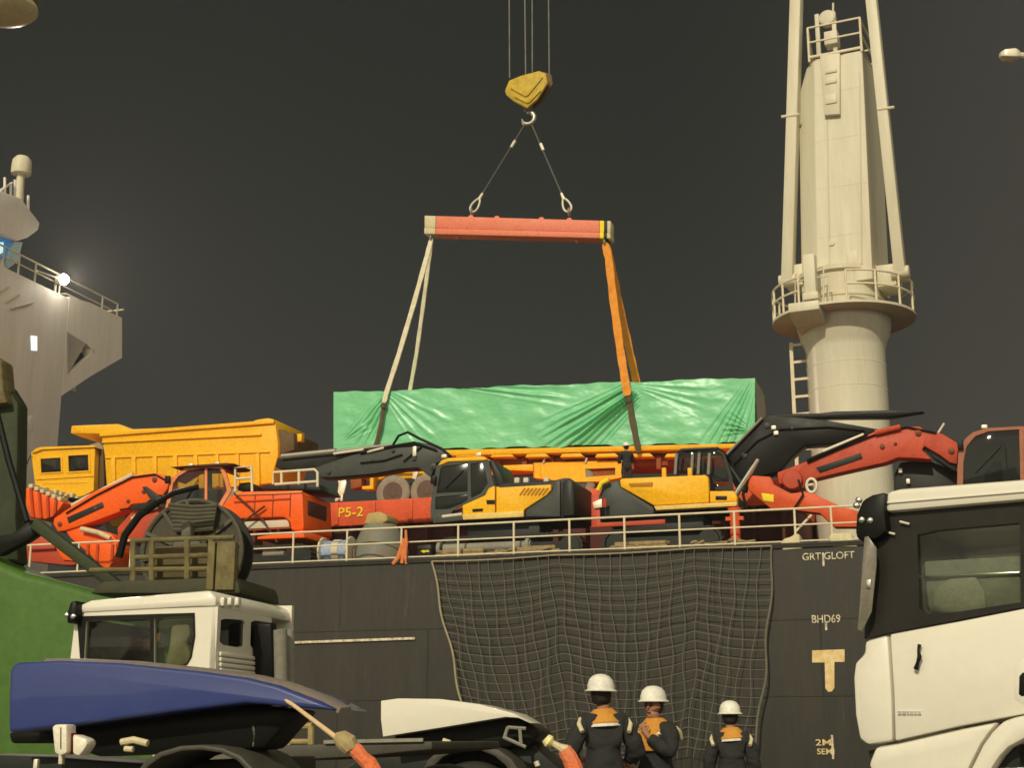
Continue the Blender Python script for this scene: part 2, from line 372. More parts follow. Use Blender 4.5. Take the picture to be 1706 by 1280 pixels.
# deck rail
rail = None
RT = 1.12
def seg_u(px, py): return S.p(px, py, .12).x
posts_px = [(48, 955), (128, 960), (216, 950), (300, 951), (392, 950), (487, 949), (577, 945), (668, 940), (763, 933), (856, 929), (949, 924), (1041, 921), (1133, 917), (1225, 914), (1326, 908), (1387, 905), (1470, 903), (1555, 900)]
us = [seg_u(a, b) for a, b in posts_px]
g = MB(S)
def railrun(u0, u1, zs):
    for z in zs: g.tube([(u0, .12, z), (u1, .12, z)], .034 if z > 1 else .026, 8)
railrun(us[0] - .3, us[2] + .1, (RT, .10)); railrun(us[3] - 1, us[-1], (RT, .62, .12))
rail = g.build('deck_rail', RAILW, ship)
for u in us:
    p = MB(S); p.tube([(u, .12, -.04), (u, .12, RT)], .036, 8); p.box(u - .07, u + .07, .05, .19, 0, .02); p.build('rail_post', RAILW, rail)
a, b = S.p(1326, 886, .12), S.p(1350, 858, .5); b.y = .7
g = MB(S); g.tube([a, b], .04, 8); g.build('rail_brace', RAILW, rail)
# hatch coaming, with a stiffened red side
HV = 7.0; HW = S.p(650, 833, HV).z
x0, x1 = S.p(300, 833, HV).x, S.p(1330, 833, HV).x
g = MB(S); g.box(x0, x1, HV, 22, HW - .95, HW); coam = g.build('hatch_cover', COAMING, ship, .03)
g = MB(S); g.box(x0 + .1, x1 - .1, HV + .25, 21.5, 0, HW - .95); g.build('hatch_coaming', MAROON, ship, .02)
g = MB(S)
for k in range(16):
    xx = x0 + (x1 - x0) * (k + .5) / 16; g.box(xx - .10, xx + .10, HV - .06, HV + .1, HW - .9, HW - .05)
g.build('stiffener', COAMING, coam, .015, split=True)
g = MB(S)
for k in range(24):
    xx = x0 + (x1 - x0) * (k + .5) / 24; g.prism([(xx - .05, 0), (xx + .05, 0), (xx + .05, HW - 1), (xx - .05, HW - 1)], HV - .35, HV + .3)
g.build('coaming_stay', MAROON, ship, split=True)
lettering('P5-2', S, 584, 855, HV - .02, .38, YMARK, coam, 'hatch_lettering', 1.15)
# deck pipework and gear along the side
g = MB(S); g.tube([(S.p(740, 908, .9).x, .9, .45), (S.p(885, 905, .9).x, .9, .45)], .16, 12); g.tube([(S.p(440, 905, 1).x, 1, .55), (S.p(475, 905, 1).x, 1, .55)], .1, 10)
for xx in (S.p(733, 920, .9).x, S.p(880, 915, .9).x): g.lathe([(.24, -.06), (.24, .06)], (xx, .9, .45), 'x', 16)
g.box(S.p(780, 900, .9).x - .06, S.p(780, 900, .9).x + .06, .85, .95, 0, .3); g.box(S.p(850, 900, .9).x - .06, S.p(850, 900, .9).x + .06, .85, .95, 0, .3)
g.build('deck_pipe', GREYPANEL, ship, split=True)
g = MB(S); A = S.p(1225, 885, 1.2); g.tube([(A.x, 1.2, 0), (A.x, 1.2, 1.35)], .16, 12); g.lathe([(.22, 0), (.22, .1)], (A.x, 1.2, 1.3), 'z', 14); g.box(A.x - .28, A.x + .28, 1.1, 1.3, 1.0, 1.12)
g.build('hydrant_post', COAMING, ship)
for poly in ([(1300, 905), (1306, 898), (1318, 895), (1323, 890), (1332, 890), (1333, 905), (1338, 915), (1303, 918)], [(1380, 897), (1384, 889), (1418, 888), (1421, 897), (1430, 912), (1385, 912)]):
    slab(S, poly, -.05, .75, 'fairlead', CANVAS, ship, .06)

# accommodation block at the far left, seen from ahead; its far bridge wing overhangs
ACO = S.w((-11.7, 0, 0)); AC = Frame(ACO, math.degrees(S.yaw) + 90)       # x inboard, y aft
acc_poly = [(-150, 400), (0, 432), (30, 440), (104, 490), (103, 660), (100, 760), (100, 860), (-150, 900)]
lo = AC.p(100, 800, 0).x; hi = AC.p(60, 800, 0)
zt = AC.p(104, 492, 0).z
B = AC.p(103, 660, 0)
g = MB(AC); g.box(0.2, B.x, 0, 9, -.5, zt); acc = g.build('accommodation_block', SHIPWHITE, ship, .06)
outer = [(104, 489), (150, 505), (203, 530), (203, 597), (150, 628), (103, 660)]
wing = MB(AC).prism([(B.x - .01, AC.p(104, 489).z)] + AC.pts(outer[1:5]) + [(B.x - .01, AC.p(103, 660).z)], -.01, .25, [AC.pts([(111, 553), (143, 573), (152, 582), (152, 590), (134, 606), (112, 625)])])
wg = wing.build('bridge_wing', SHIPWHITE, acc)
W2 = AC.p(203, 597)
g = MB(AC); g.box(B.x, W2.x - .05, 2.8, 2.9, AC.p(150, 628).z, AC.p(150, 505).z); g.prism([(B.x, B.z), (W2.x, W2.z), (W2.x, W2.z + .12), (B.x, B.z + .12)], .25, 2.2)
zz = AC.p(203, 530).z; g.box(B.x, W2.x, .25, 2.2, zz - .06, zz); g.box(W2.x - .08, W2.x, .25, 2.2, W2.z, zz); g.build('wing_underframe', SHIPWHITE, acc)
slab(AC, [(105, 548), (150, 575), (160, 590), (138, 612), (105, 640)], .9, 1.0, 'wing_recess_shade', mat('recess_shade_grey', (.06, .055, .05), .7, dirt=.4), acc)  # dark panel added behind the opening; its shade is put into the colour
g = MB(AC); g.tube([AC.p(112, 612, .5), AC.p(128, 592, .5), AC.p(143, 580, .5)], .05, 6); g.build('recess_ladder', SHIPWHITE, acc)
c1 = AC.p(147, 590, .3)
g = MB(AC); g.lathe([(.0, -.25), (.28, -.2), (.34, .1), (.28, .5), (0, .55)], c1, 'z', 16); g.build('life_raft', CREAM, acc)
# bridge front: the deckhouse above, rails, the lit windows
zd = AC.p(60, 452).z
g = MB(AC)
rp = [(-60, 420), (8, 437), (34, 446), (62, 452), (103, 465), (175, 478), (200, 488)]
tops = [AC.p(a, b) for a, b in rp]
g.tube([(p.x, .1, zt + 1.05) for p in tops], .05, 8); g.tube([(p.x, .1, zt + .55) for p in tops], .04, 8)
for p in tops: g.tube([(p.x, .1, zt - .9), (p.x, .1, zt + 1.05)], .05, 8)
for (a, b, c, d) in ((0, 487, 15, 478), (10, 505, 32, 492), (18, 515, 55, 505)):
    g.tube([AC.p(a, b, -.05), AC.p(c, d, -.05)], .05, 6)
g.tube([(W2.x, .1, zt + .9), (W2.x, 2, zt + .9)], .05, 8)
g.build('bridge_rail', CREAM, acc)
# wheelhouse: sloping blue-lit windows under a deep roof
wh = MB(AC).prism(AC.pts([(-150, 300), (0, 318), (35, 330), (67, 372), (64, 384), (48, 396), (30, 402), (0, 388), (-150, 355)], .5), .5, 2.2); wh = wh.build('wheelhouse_roof', SHIPWHITE, acc, .08)
slab(AC, [(-150, 355), (0, 389), (26, 401), (14, 446), (-150, 430)], .9, 5, 'wheelhouse', SHIPWHITE, acc, .05)
BLUELIT = emit('bridge_window_light', (.03, .16, .34), .55); PALELIT = emit('screen_light', (.5, .8, .85), .9)
slab(AC, [(-60, 383), (0, 396), (23, 405), (14, 430), (0, 432), (-60, 420)], .82, .88, 'bridge_window', BLUELIT, acc, .0)
slab(AC, [(0, 404), (6, 404), (6, 420), (0, 424)], .78, .80, 'bridge_screen', PALELIT, acc, .0)
slab(AC, [(25, 403), (38, 404), (30, 436), (14, 448), (14, 430)], .60, .8, 'window_mullion', mat('pale_blue_paint', (.45, .62, .66), .5, dirt=.2), acc, .02)
# radar dome and aerials over the wheelhouse
g = MB(AC); c = AC.p(35, 290, 2); g.lathe([(0, 1.0), (.32, .95), (.48, .75), (.52, .4), (.52, .1), (.5, -.02), (.2, -.06)], c, 'z', 24); g.tube([c, (c.x, 2, AC.p(35, 352, 2).z)], [.2, .26], 12)
g.build('radar_dome', CREAM, acc)
g = MB(AC)
for (x, a, b) in ((8, 296, 345), (18, 308, 350), (47, 326, 370), (2, 316, 345), (25, 300, 350)):
    A, C = AC.p(x, a, 1.6), AC.p(x, b, 1.6); g.tube([A, C], .07, 6)
g.tube([AC.p(0, 318, 1.6), AC.p(20, 305, 1.6)], .06, 6); g.build('aerial', SHIPWHITE, acc, split=True)
LITW = emit('lit_window', (.75, .95, 1.0), 1.2)
slab(AC, [(52, 560), (62, 561), (62, 585), (53, 584)], -.03, .02, 'lit_window', LITW, acc, 0)
slab(AC, [(47, 696), (55, 693), (57, 715), (50, 720)], -.05, .03, 'scuttle', SHIPWHITE, acc, .03)
g = MB(AC); c = AC.p(107, 466, -.4)
g.lathe([(.0, -.2), (.2, -.16), (.29, .0), (.25, .12), (0, .14)], c, 'y', 18); g.build('lamp_bulb', emit('lamp_light', (1, .93, .78), 60), acc)
g = MB(AC); g.tube([(c.x, c.y + .1, c.z), (c.x, .1, c.z), (c.x, .1, zt)], .06, 8); g.tube([AC.p(62, 452, -.2), (c.x, c.y + .12, c.z)], .05, 8); g.lathe([(.22, .05), (.27, .0), (.27, .25), (.1, .35)], (c.x, c.y + .12, c.z), 'y', 18); g.build('lamp_bracket', CREAM, acc)
pl = bpy.data.lights.new('bridge_lamp', 'SPOT'); pl.energy = 7000; pl.color = (1, .86, .70); pl.shadow_soft_size = .3; pl.spot_size = R(165); pl.spot_blend = .35
po = bpy.data.objects.new('bridge_lamp', pl); COL.objects.link(po); po.location = AC.w((c.x, c.y - .35, c.z)); po.rotation_euler = (-AC.y + Vector((0, -.15, .30))).to_track_quat('-Z', 'Y').to_euler()

# ------------------------------------------------------------------ ship's own deck crane on the right
CR = Frame(S.w((S.p(1415, 700, 13).x, 13, 0)), -25)
crane = thing('deck_crane', 'cream ship crane with round pedestal and raised twin jib', 'crane', CR)
k = lambda px, py, y=0: CR.p(px, py, y)
pc = k(1415, 690); rad = (k(1480, 690).x - k(1350, 690).x) / 2 / .985
zA, zB, zC = k(1415, 588).z, k(1415, 545).z, k(1415, 528).z
g = MB(CR); g.lathe([(rad, 0), (rad, k(1415, 700).z), (rad * 1.0, zA), (rad * 1.04, zA + .25), (rad * 1.12, (zA + zB) / 2), (rad * 1.2, zB), (rad * 1.2, zC)], (0, 0, 0), 'z', 56); ped = g.build('pedestal', CREAMG, crane)
# turntable with platform
zP = k(1415, 530).z; PR = (k(1533, 520).x - k(1290, 520).x) / 2 * .97
g = MB(CR); g.lathe([(rad * 1.1, -.05), (PR, -.02), (PR, .08), (rad, .10)], (0, 0, zP - .15), 'z', 56); g.build('platform', CREAM, crane)
zH = k(1415, 460).z
g = MB(CR); g.lathe([(rad * 1.03, 0), (rad * 1.03, .55), (rad * 1.06, .6), (rad * 1.06, .7), (rad * 1.02, .75), (rad * 1.02, zH - zP - .2), (rad * 1.12, zH - zP - .12), (rad * 1.12, zH - zP + .06), (rad * .9, zH - zP + .1)], (0, 0, zP - .05), 'z', 56); g.build('slewing_ring', CREAM, crane)
# railing round the platform, open at the front
g = MB(CR)
def arc(a0, a1, z, r=PR - .05, n=16): return [(r * math.cos(R(a0 + (a1 - a0) * i / n)), r * math.sin(R(a0 + (a1 - a0) * i / n)), z) for i in range(n + 1)]
for a0, a1 in ((150, 245), (-75, 45)):
    for dz in (1.15, .6): g.tube(arc(a0, a1, zP + dz), .045, 8)
    for i in range(6): a = R(a0 + (a1 - a0) * i / 5); g.tube([((PR - .05) * math.cos(a), (PR - .05) * math.sin(a), zP - .1), ((PR - .05) * math.cos(a), (PR - .05) * math.sin(a), zP + 1.15)], .045, 8)
g.build('platform_rail', RAILW, crane)
# winch box cantilevered at the front left
bz0, bz1 = k(1340, 548, -1.5).z, k(1340, 508, -2.6).z
xa, xb = k(1316, 508, -2.6).x, k(1367, 508, -2.6).x
g = MB(CR); ring = lambda y, za, zb: [(xa, y, za), (xb, y, za), (xb, y, zb), (xa, y, zb)]
g.loft([ring(-2.9, k(1340, 518, -2.9).z, k(1340, 503, -2.9).z), ring(-2.2, bz0 + .05, bz1 + .12), ring(-.6, bz0 - .2, bz1 + .12)]); g.build('operator_platform', CREAM, crane, .03)
g = MB(CR); A = k(1352, 500, -2.6); g.box(A.x - .22, A.x + .22, -2.75, -2.3, A.z, k(1352, 425, -2.6).z); g.box(A.x - .3, A.x + .3, -2.8, -2.2, A.z - .02, A.z + .25); g.tube([k(1372, 500, -2.4), k(1372, 445, -2.4), k(1340, 455, -2.4)], .04, 6); g.tube([k(1380, 500, -2.4), k(1380, 460, -2.4), k(1325, 470, -2.4), k(1325, 505, -2.4)], .04, 6)
g.build('control_stand', CREAM, crane, .02)
# crane house: a tall chamfered box, taller than the picture shows its taper
zb, zt2 = k(1400, 462, -1.2).z, k(1400, 96, -1.2).z
FY = -1.35; BY = 1.7
def foot(xl, xf, xr, ch): return [(xl, FY + ch, 0), (xf, FY, 0), (xr, FY, 0), (xr + .05, BY, 0), (xl, BY, 0)]
xl0, xf0, xr0 = k(1334, 455, FY + .6).x, k(1361, 455, FY).x, k(1453, 455, FY).x
xl1, xf1, xr1 = k(1330, 130, FY + .6).x, k(1355, 100, FY).x, k(1437, 100, FY).x
rings = []
for z, t in ((zb - .3, 0), (zb + (zt2 - zb) * .97 - .9, .93)):
    L = [(xl0 + (xl1 - xl0) * t, FY + .6), (xf0 + (xf1 - xf0) * t, FY), (xr0 + (xr1 - xr0) * t, FY), (xr0 + (xr1 - xr0) * t + .10, BY), (xl0 + (xl1 - xl0) * t, BY)]
    rings.append([(x, y, z) for x, y in L])
rings.append([(xl1 + .38, FY + .55, zt2), (xf1, FY, zt2), (xr1, FY, zt2 + .05), (xr1 + .1, BY, zt2 + .05), (xl1 + .38, BY, zt2)])
MB(CR).loft(rings).build('crane_house', CREAM, crane, .03, ang=.15)
# sheave trunk on the upper front, top rail and mast
slab(CR, [(1366, 92), (1399, 88), (1399, 190), (1373, 192), (1368, 120)], FY - .22, FY + .3, 'sheave_trunk', CREAM, crane, .03)
g = MB(CR); zz = k(1385, 150, FY - .25).z
for y_, hh in ((118, .18), (135, .22), (165, .4)): A = k(1385, y_, FY - .24); g.box(A.x - .25, A.x + .22, FY - .27, FY - .2, A.z - hh / 2, A.z + hh / 2)
g.build('inspection_cover', CREAM, crane, .02, split=True)
g = MB(CR); z0, z1 = k(1390, 88, FY).z, k(1390, 38, FY).z; xL, xR = k(1346, 60, FY).x, k(1434, 60, FY).x
for z in (z0, (z0 + z1) / 2, z1): g.tube([(xL, FY, z), (xR, FY, z), (xR, BY, z), (xL - .5, BY, z)], .045 if z > z0 else .07, 8); g.tube([(xL, FY, z), (xL - .5, BY, z)], .045, 8)
for x, y in ((xL, FY), (xR, FY), (xR, BY), (xL - .5, BY)): g.tube([(x, y, zt2), (x, y, z1)], .05, 8)
g.build('top_rail', RAILW, crane)
g = MB(CR)
for x_, w_2 in ((1365, 8), (1393, 8)): A, C = k(x_, 95, 0), k(x_, 20 if x_ > 1370 else 24, 0); g.box(A.x - .09, A.x + .09, -.1, .1, A.z, C.z)
A = k(1379, 32, 0); g.lathe([(.3, -.2), (.36, -.15), (.36, .15), (.3, .2)], A, 'y', 20); A = k(1385, 60, 0); g.box(A.x - .25, A.x + .3, -.3, .3, A.z - .5, A.z + .1); A = k(1388, 5, 0); g.tube([A, k(1388, 40, 0)], .05, 6)
g.build('top_sheave_frame', CREAM, crane, .02)
# the twin jib beams, on pivots either side of the house
for (b0, b1, wpx, lug) in (((1313, 468), (1329, -60), 19, (1302, 1332, 193)), ((1500, 455), (1446, -60), 19, (1462, 1490, 181))):
    A, C = k(*b0, -.9), k(*b1, -1.2)
    g = MB(CR); wd_ = (k(b0[0] + wpx, b0[1], -.9).x - A.x)
    g.bar(A, C, wd_, .55); jb = g.build('jib_beam', CREAM, crane, .04)
    g = MB(CR); g.lathe([(.26, -.35), (.26, .35)], (A.x, A.y, A.z), 'x', 18); g.box(A.x - .2, A.x + .2, A.y - .2, A.y + .9, A.z - .15, A.z + .15); g.build('jib_pivot', CREAM, crane, .02)
    A, C = k(lug[0], lug[2] + 2, -1.3), k(lug[1], lug[2] - 2, -1.3); g = MB(CR); g.tube([A, C], .07, 8); g.build('jib_stay_pin', CREAM, jb)
for s_, px_ in ((-1, 1328), (1, 1482)):
    A = k(px_, 458, -.6); g = MB(CR); g.box(A.x - .45, A.x + .3, -.9, .5, A.z - .55, A.z + .35); g.build('jib_bracket', CREAM, crane, .04)
A = k(1386, 405, FY - .02); MB(CR).lathe([(.12, 0), (.12, -.05), (0, -.06)], (A.x, FY - .002, A.z), 'y', 14).build('cover_plate', CREAM, crane)
# --- weld seams, bolts and rust-prone fittings on the crane
for zz in (k(1415, 655).z, k(1415, 615).z):
    MB(CR).lathe([(rad + .001, -.025), (rad + .010, 0), (rad + .001, .025)], (0, 0, zz), 'z', 56).build('weld_seam', CREAM, crane)
for i in range(22):
    a = R(180 + i * 180 / 21); MB(CR).lathe([(.05, 0), (.05, .09), (0, .09)], (rad * 1.09 * math.cos(a), rad * 1.09 * math.sin(a), zH - .06), 'z', 8).build('bolt', CREAM, crane)
for t in (.18, .40, .62, .84):
    z = zb + (zt2 - zb) * t; a = xf0 + (xf1 - xf0) * t; b = xr0 + (xr1 - xr0) * t
    MB(CR).box(a + .03, b - .03, FY - .006, FY + .02, z - .015, z + .015).build('weld_seam', CREAM, crane)
for px_ in (1378, 1432): A, C = k(px_, 120 if px_ > 1400 else 200, FY - .03), k(px_ + 4, 440, FY - .03); MB(CR).tube([A, C], .022, 6).build('conduit', CREAM, crane)
A = k(1420, 432, FY); MB(CR).box(A.x - .22, A.x + .22, FY - .05, FY + .05, A.z - .3, A.z + .3).build('junction_box', CREAM, crane, .02)
# ladder with hoops on the left of the pedestal
g = MB(CR); yl = -.3
for x_ in (1318, 1345):
    A, C = k(x_, 572, yl), k(x_, 700, yl); g.box(A.x - .07, A.x + .07, yl - .05, yl + .05, k(1330, 800, yl).z, A.z)
zz = k(1330, 575, yl).z
for i in range(14):
    z = zz - i * .72; g.box(k(1318, 600, yl).x, k(1345, 600, yl).x, yl - .04, yl + .04, z - .05, z + .05)
    if i % 2: g.box(k(1345, 600, yl).x, -rad * .9, yl - .05, yl + .05, z - .06, z + .04)
g.build('ladder', RAILW, crane)

# ------------------------------------------------------------------ the lift: ropes, block, slings, beam, straps, load
HVd = 10.5
for i, (xa_, ya_) in enumerate(((847, .0), (871, .25), (886, -.1), (911, .2))):
    A, C = S.p(xa_, -300, HVd + ya_), S.p(862 + i * 12, 128, HVd + ya_)
    C.x = S.p(xa_ + 2, 128, HVd).x
    g = MB(S); g.tube([A, C], .030, 6); o = g.build('hoist_rope', mat('greased_rope', (.20, .20, .17), .5, dirt=.7, scale=1.5, dirtcol=(.06, .06, .05)))
    tag(o, ['leftmost wire hoist rope running up from the yellow hook block', 'second wire hoist rope from the left above the hook block', 'third wire hoist rope from the left above the hook block', 'rightmost wire hoist rope running up from the yellow hook block'][i], 'rope', 'wire hoist ropes above the hook block')
P0 = S.p(878, 150, HVd)
blk = thing('hook_block', 'chunky yellow crane hook block swung at an angle above the lifting slings', 'hook block', S, P0)
hb = [(841, 151), (848, 134), (868, 126), (898, 118), (909, 122), (912, 138), (895, 165), (878, 180), (855, 168), (843, 158)]
slab(S, hb, HVd - .38, HVd - .22, 'cheek_plate', YELLOWD, blk, .03)
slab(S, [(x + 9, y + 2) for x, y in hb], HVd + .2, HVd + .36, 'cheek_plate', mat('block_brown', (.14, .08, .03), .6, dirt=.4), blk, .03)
slab(S, [(x * .85 + 878 * .15 + 3, y * .85 + 150 * .15) for x, y in hb], HVd - .2, HVd + .18, 'sheave', CHAR, blk, .03)
for a_, b_ in (((852, 146), (877, 160)), ((877, 160), (903, 128)), ((858, 160), (880, 171)), ((880, 171), (900, 150))):
    g = MB(S); g.bar(S.p(*a_, HVd - .40), S.p(*b_, HVd - .40), .13, .09); g.build('cheek_rib', YELLOWD, blk, .02)
A = S.p(880, 180, HVd)
g = MB(S); hk = [A + Vector((0, 0, .1)), A + Vector((0, 0, -.2))] + [A + Vector((.28 * math.cos(R(t)), 0, -.48 + .28 * math.sin(R(t)))) for t in range(90, -181, -27)]
g.tube(hk, [.11] * 4 + [.10] * (len(hk) - 6) + [.06, .03], 12); g.build('hook', STEEL, blk)
g = MB(S); g.lathe([(.16, .0), (.2, .1), (.2, .3), (.12, .36)], A + Vector((0, 0, -.22)), 'z', 16); g.build('hook_swivel', mat('dark_steel', (.1, .1, .09), .5), blk)
HK = S.p(880, 207, HVd)
for i, ((fx, fy), (bx, by)) in enumerate((((855, 240), (786, 352)), ((903, 245), (948, 352)))):
    top = HK + Vector((-.12 + .24 * i, 0, .05)); F1 = S.p(fx, fy, HVd); E = S.p(bx, by, HVd)
    sl = thing('wire_sling', ['left wire sling from the hook down to the spreader beam', 'right wire sling from the hook down to the spreader beam'][i], 'sling', S, E, group='wire slings on the spreader beam')
    d = (E - top).normalized(); mid = E - d * .85
    MB(S).tube([top, mid], .035, 8).build('rope', ROPE, sl)
    MB(S).tube([F1 - d * .17, F1 + d * .17], .065, 10).build('ferrule', FERRULE, sl)
    MB(S).tube([mid - d * .05, mid + d * .28], [.05, .075], 10).build('ferrule', FERRULE, sl)
    n_ = d.cross(Vector((0, 1, 0))); c0 = mid + d * .55
    MB(S).tube([c0 + d * (-.32 * math.cos(t)) + n_ * (.16 * math.sin(t) * (1 - .35 * math.cos(t))) for t in [2 * math.pi * j / 18 for j in range(18)]], .045, 8, True).build('thimble_eye', FERRULE, sl)
    c0 = E + Vector((0, 0, -.05)); MB(S).tube([c0 + Vector((0, .14 * math.cos(t), .17 * math.sin(t))) for t in [2 * math.pi * j / 14 for j in range(14)]], .04, 8, True).build('shackle', STEEL, sl)
bm0, bm1 = S.p(711, 363, HVd), S.p(1020, 372, HVd)
beam = thing('spreader_beam', 'long red steel spreader beam with pale yellow ends above the tarped load', 'beam', S, (bm0 + bm1) / 2)
def bq(t, s): # along, down
    a = S.p(711 + 309 * t, 363 + 9 * t, HVd); b = S.p(711 + 309 * t, 394 + 8 * t, HVd); r = a.lerp(b, s); return (r.x, r.z)
for (t0, t1, m_, nm) in ((.0, .06, CANVAS, 'end_cap'), (.061, .94, BEAMRED, 'beam_web'), (.941, .965, YMARK, 'yellow_band'), (.966, .98, CHAR, 'dark_band'), (.981, 1.0, CANVAS, 'end_cap')):
    g = MB(S); g.prism([bq(t0, 0), bq(t1, 0), bq(t1, .66), bq(t0, .66)], HVd - .28, HVd + .28); g.prism([bq(t0, .68), bq(t1, .68), bq(t1, 1), bq(t0, 1)], HVd - .33, HVd + .33); g.build(nm, m_, beam, .03)
g = MB(S)
for t_ in (.24, .38, .62, .77): x_, z_ = bq(t_, 0); g.prism([(x_ - .14, z_), (x_ - .08, z_ + .14), (x_ + .08, z_ + .14), (x_ + .14, z_)], HVd - .1, HVd + .1)
for t_ in (.17, .81): x_, z_ = bq(t_, 1); g.prism([(x_ - .1, z_ + .1), (x_ - .07, z_ - .12), (x_ + .07, z_ - .12), (x_ + .1, z_ + .1)], HVd - .1, HVd + .1)
g.build('lug', BEAMRED, beam, .02, split=True)
g = MB(S)
for t_ in (.12, .22, .33, .42, .52, .60, .70, .88): x_, z_ = bq(t_, .6); g.box(x_ - .02, x_ + .02, HVd - .34, HVd - .27, z_ - .12, z_ + .02)
g.build('web_stiffener', BEAMRED, beam, split=True)

LV0, LV1 = 9.3, 11.9
P = lambda a, b, v=LV0: S.p(a, b, v)
load = thing('covered_load', 'long box load under a wrinkled green tarpaulin hanging from the spreader beam', 'cargo', S, P(900, 745))
TL, TR_, BR_, BL = P(556, 655), P(1258, 630), P(1258, 738), P(556, 752)
# tarpaulin: real folds fanning out from the strap points and corners
an = [(1130, 600, R(199), R(227), .125, 120, 6.4, 2.0), (1272, 596, R(228), R(268), .085, 75, 4.3, .9), (665, 630, R(221), R(252), .06, 62, 3.4, .7), (625, 640, R(300), R(342), .02, 48, 4.0, .8), (1040, 640, R(330), R(357), .02, 50, 3.6, .6), (1258, 720, R(120), R(200), .05, 30, 1.3, .1), (720, 640, R(345), R(359), .04, 90, 6.5, .8), (560, 745, R(15), R(60), .03, 40, 2.0, .3)]
anc = [(P(a, b).x, P(a, b).z) + tuple(t) for a, b, *t in an]
def fold(x, z):
    d = .05 * noise.noise((x * .9, z * .9, 1.3)) + .022 * noise.noise((x * 1.6 + z * .6, z * 2.6, 5)) + .005 * noise.noise((x * 5, z * 8, 9))
    for ax, az, a0, a1, amp, fr, ln, rm in anc:
        dx, dz = x - ax, z - az; r = math.hypot(dx, dz)
        if r > ln or r < rm: continue
        a = math.atan2(dz, dx) % (2 * math.pi)
        if a0 < a < a1:
            wdw = math.sin(math.pi * (a - a0) / (a1 - a0)) ** .7; rw = min(1, (r - rm) / .4) * min(1, (ln - r) / (.35 * (ln - rm)))
            ph = fr * (a - a0); sn = math.sin(ph + 1.6 * noise.noise((ph * .22, r * .25, ax)) + .5 * noise.noise((x * 1.2, z * 1.2, 4)))
            d += amp * wdw * rw * max(0, .75 + 1.3 * noise.noise((ph * .17 + 5, r * .22, ax * 3))) * (abs(sn) ** .6 * (1 if sn > 0 else -.55))
    return d
NU, NV = 640, 90; g = MB(S); vs = []; fs = []
for j in range(NV + 1):
    for i in range(NU + 1):
        s_, t_ = i / NU, j / NV
        q = TL.lerp(TR_, s_).lerp(BL.lerp(BR_, s_), t_)
        if t_ == 1: q.z += .05 * math.sin(q.x * 2.1) + .04 * math.sin(q.x * 5.3)
        e = min(1, min(s_, 1 - s_) * 30) 
        vs.append((q.x, LV0 - .02 - fold(q.x, q.z) * (.25 + .75 * e), q.z + (.03 * math.sin(q.x * 1.7) + .015 * math.sin(q.x * 6)) * (1 if t_ == 0 else 0)))
n1 = NU + 1
for j in range(NV):
    for i in range(NU): fs.append((j * n1 + i, j * n1 + i + 1, (j + 1) * n1 + i + 1, (j + 1) * n1 + i))
b0 = len(vs)
for i in range(n1): x, y, z = vs[i]; vs.append((x, LV1, z - .02))                # roof of the cover
for i in range(NU): fs.append((i, b0 + i, b0 + i + 1, i + 1))
b1 = len(vs)
for i in range(n1): x, y, z = vs[NV * n1 + i]; vs.append((x, LV1, z))
for i in range(NU): fs.append((b0 + i, b1 + i, b1 + i + 1, b0 + i + 1))
fs.append(tuple([j * n1 for j in range(NV + 1)] + [b1, b0]))
g.add(vs, fs); tp = g.build('tarpaulin', TARP, load, 0, ang=1.2)
g = MB(S); x_ = TR_.x
g.add([(x_, LV0 + .02, TR_.z - .05), (x_ + .05, LV0 + 1.6, TR_.z - .15), (x_ + .05, LV1 - .3, TR_.z - .55), (x_ + .05, LV1 - .3, BR_.z + .9), (x_ + .05, LV0 + 1.2, BR_.z + .1), (x_, LV0 + .02, BR_.z + .1)], [(0, 1, 2, 3, 4, 5)])
g.build('end_panel', GREYPANEL, load)
g = MB(S)
def strip(a, b, c, d, y0, y1): g.prism([(lambda q: (q.x, q.z))(P(*t)) for t in (a, b, c, d)], y0, y1)
strip((700, 752), (1230, 740), (1226, 748), (700, 762), LV0 - .06, LV1)
g.build('load_frame', YELLOW, load, .03)
g = MB(S)
for px_ in range(705, 1225, 58): strip((px_, 757), (px_ + 30, 756), (px_ + 36, 762), (px_ - 4, 763), LV0 - .03, LV1 - .2)
g.build('frame_lug', YELLOW, load, .02, split=True)
g = MB(S); strip((800, 761), (1140, 756), (1130, 772), (810, 778), LV0 + .5, LV1 - .3)
for px_ in range(820, 1130, 45): strip((px_, 757), (px_ + 8, 757), (px_ + 8, 780), (px_, 780), LV0 + .35, LV0 + .5)
g.build('underframe', RUSTY, load, .02)

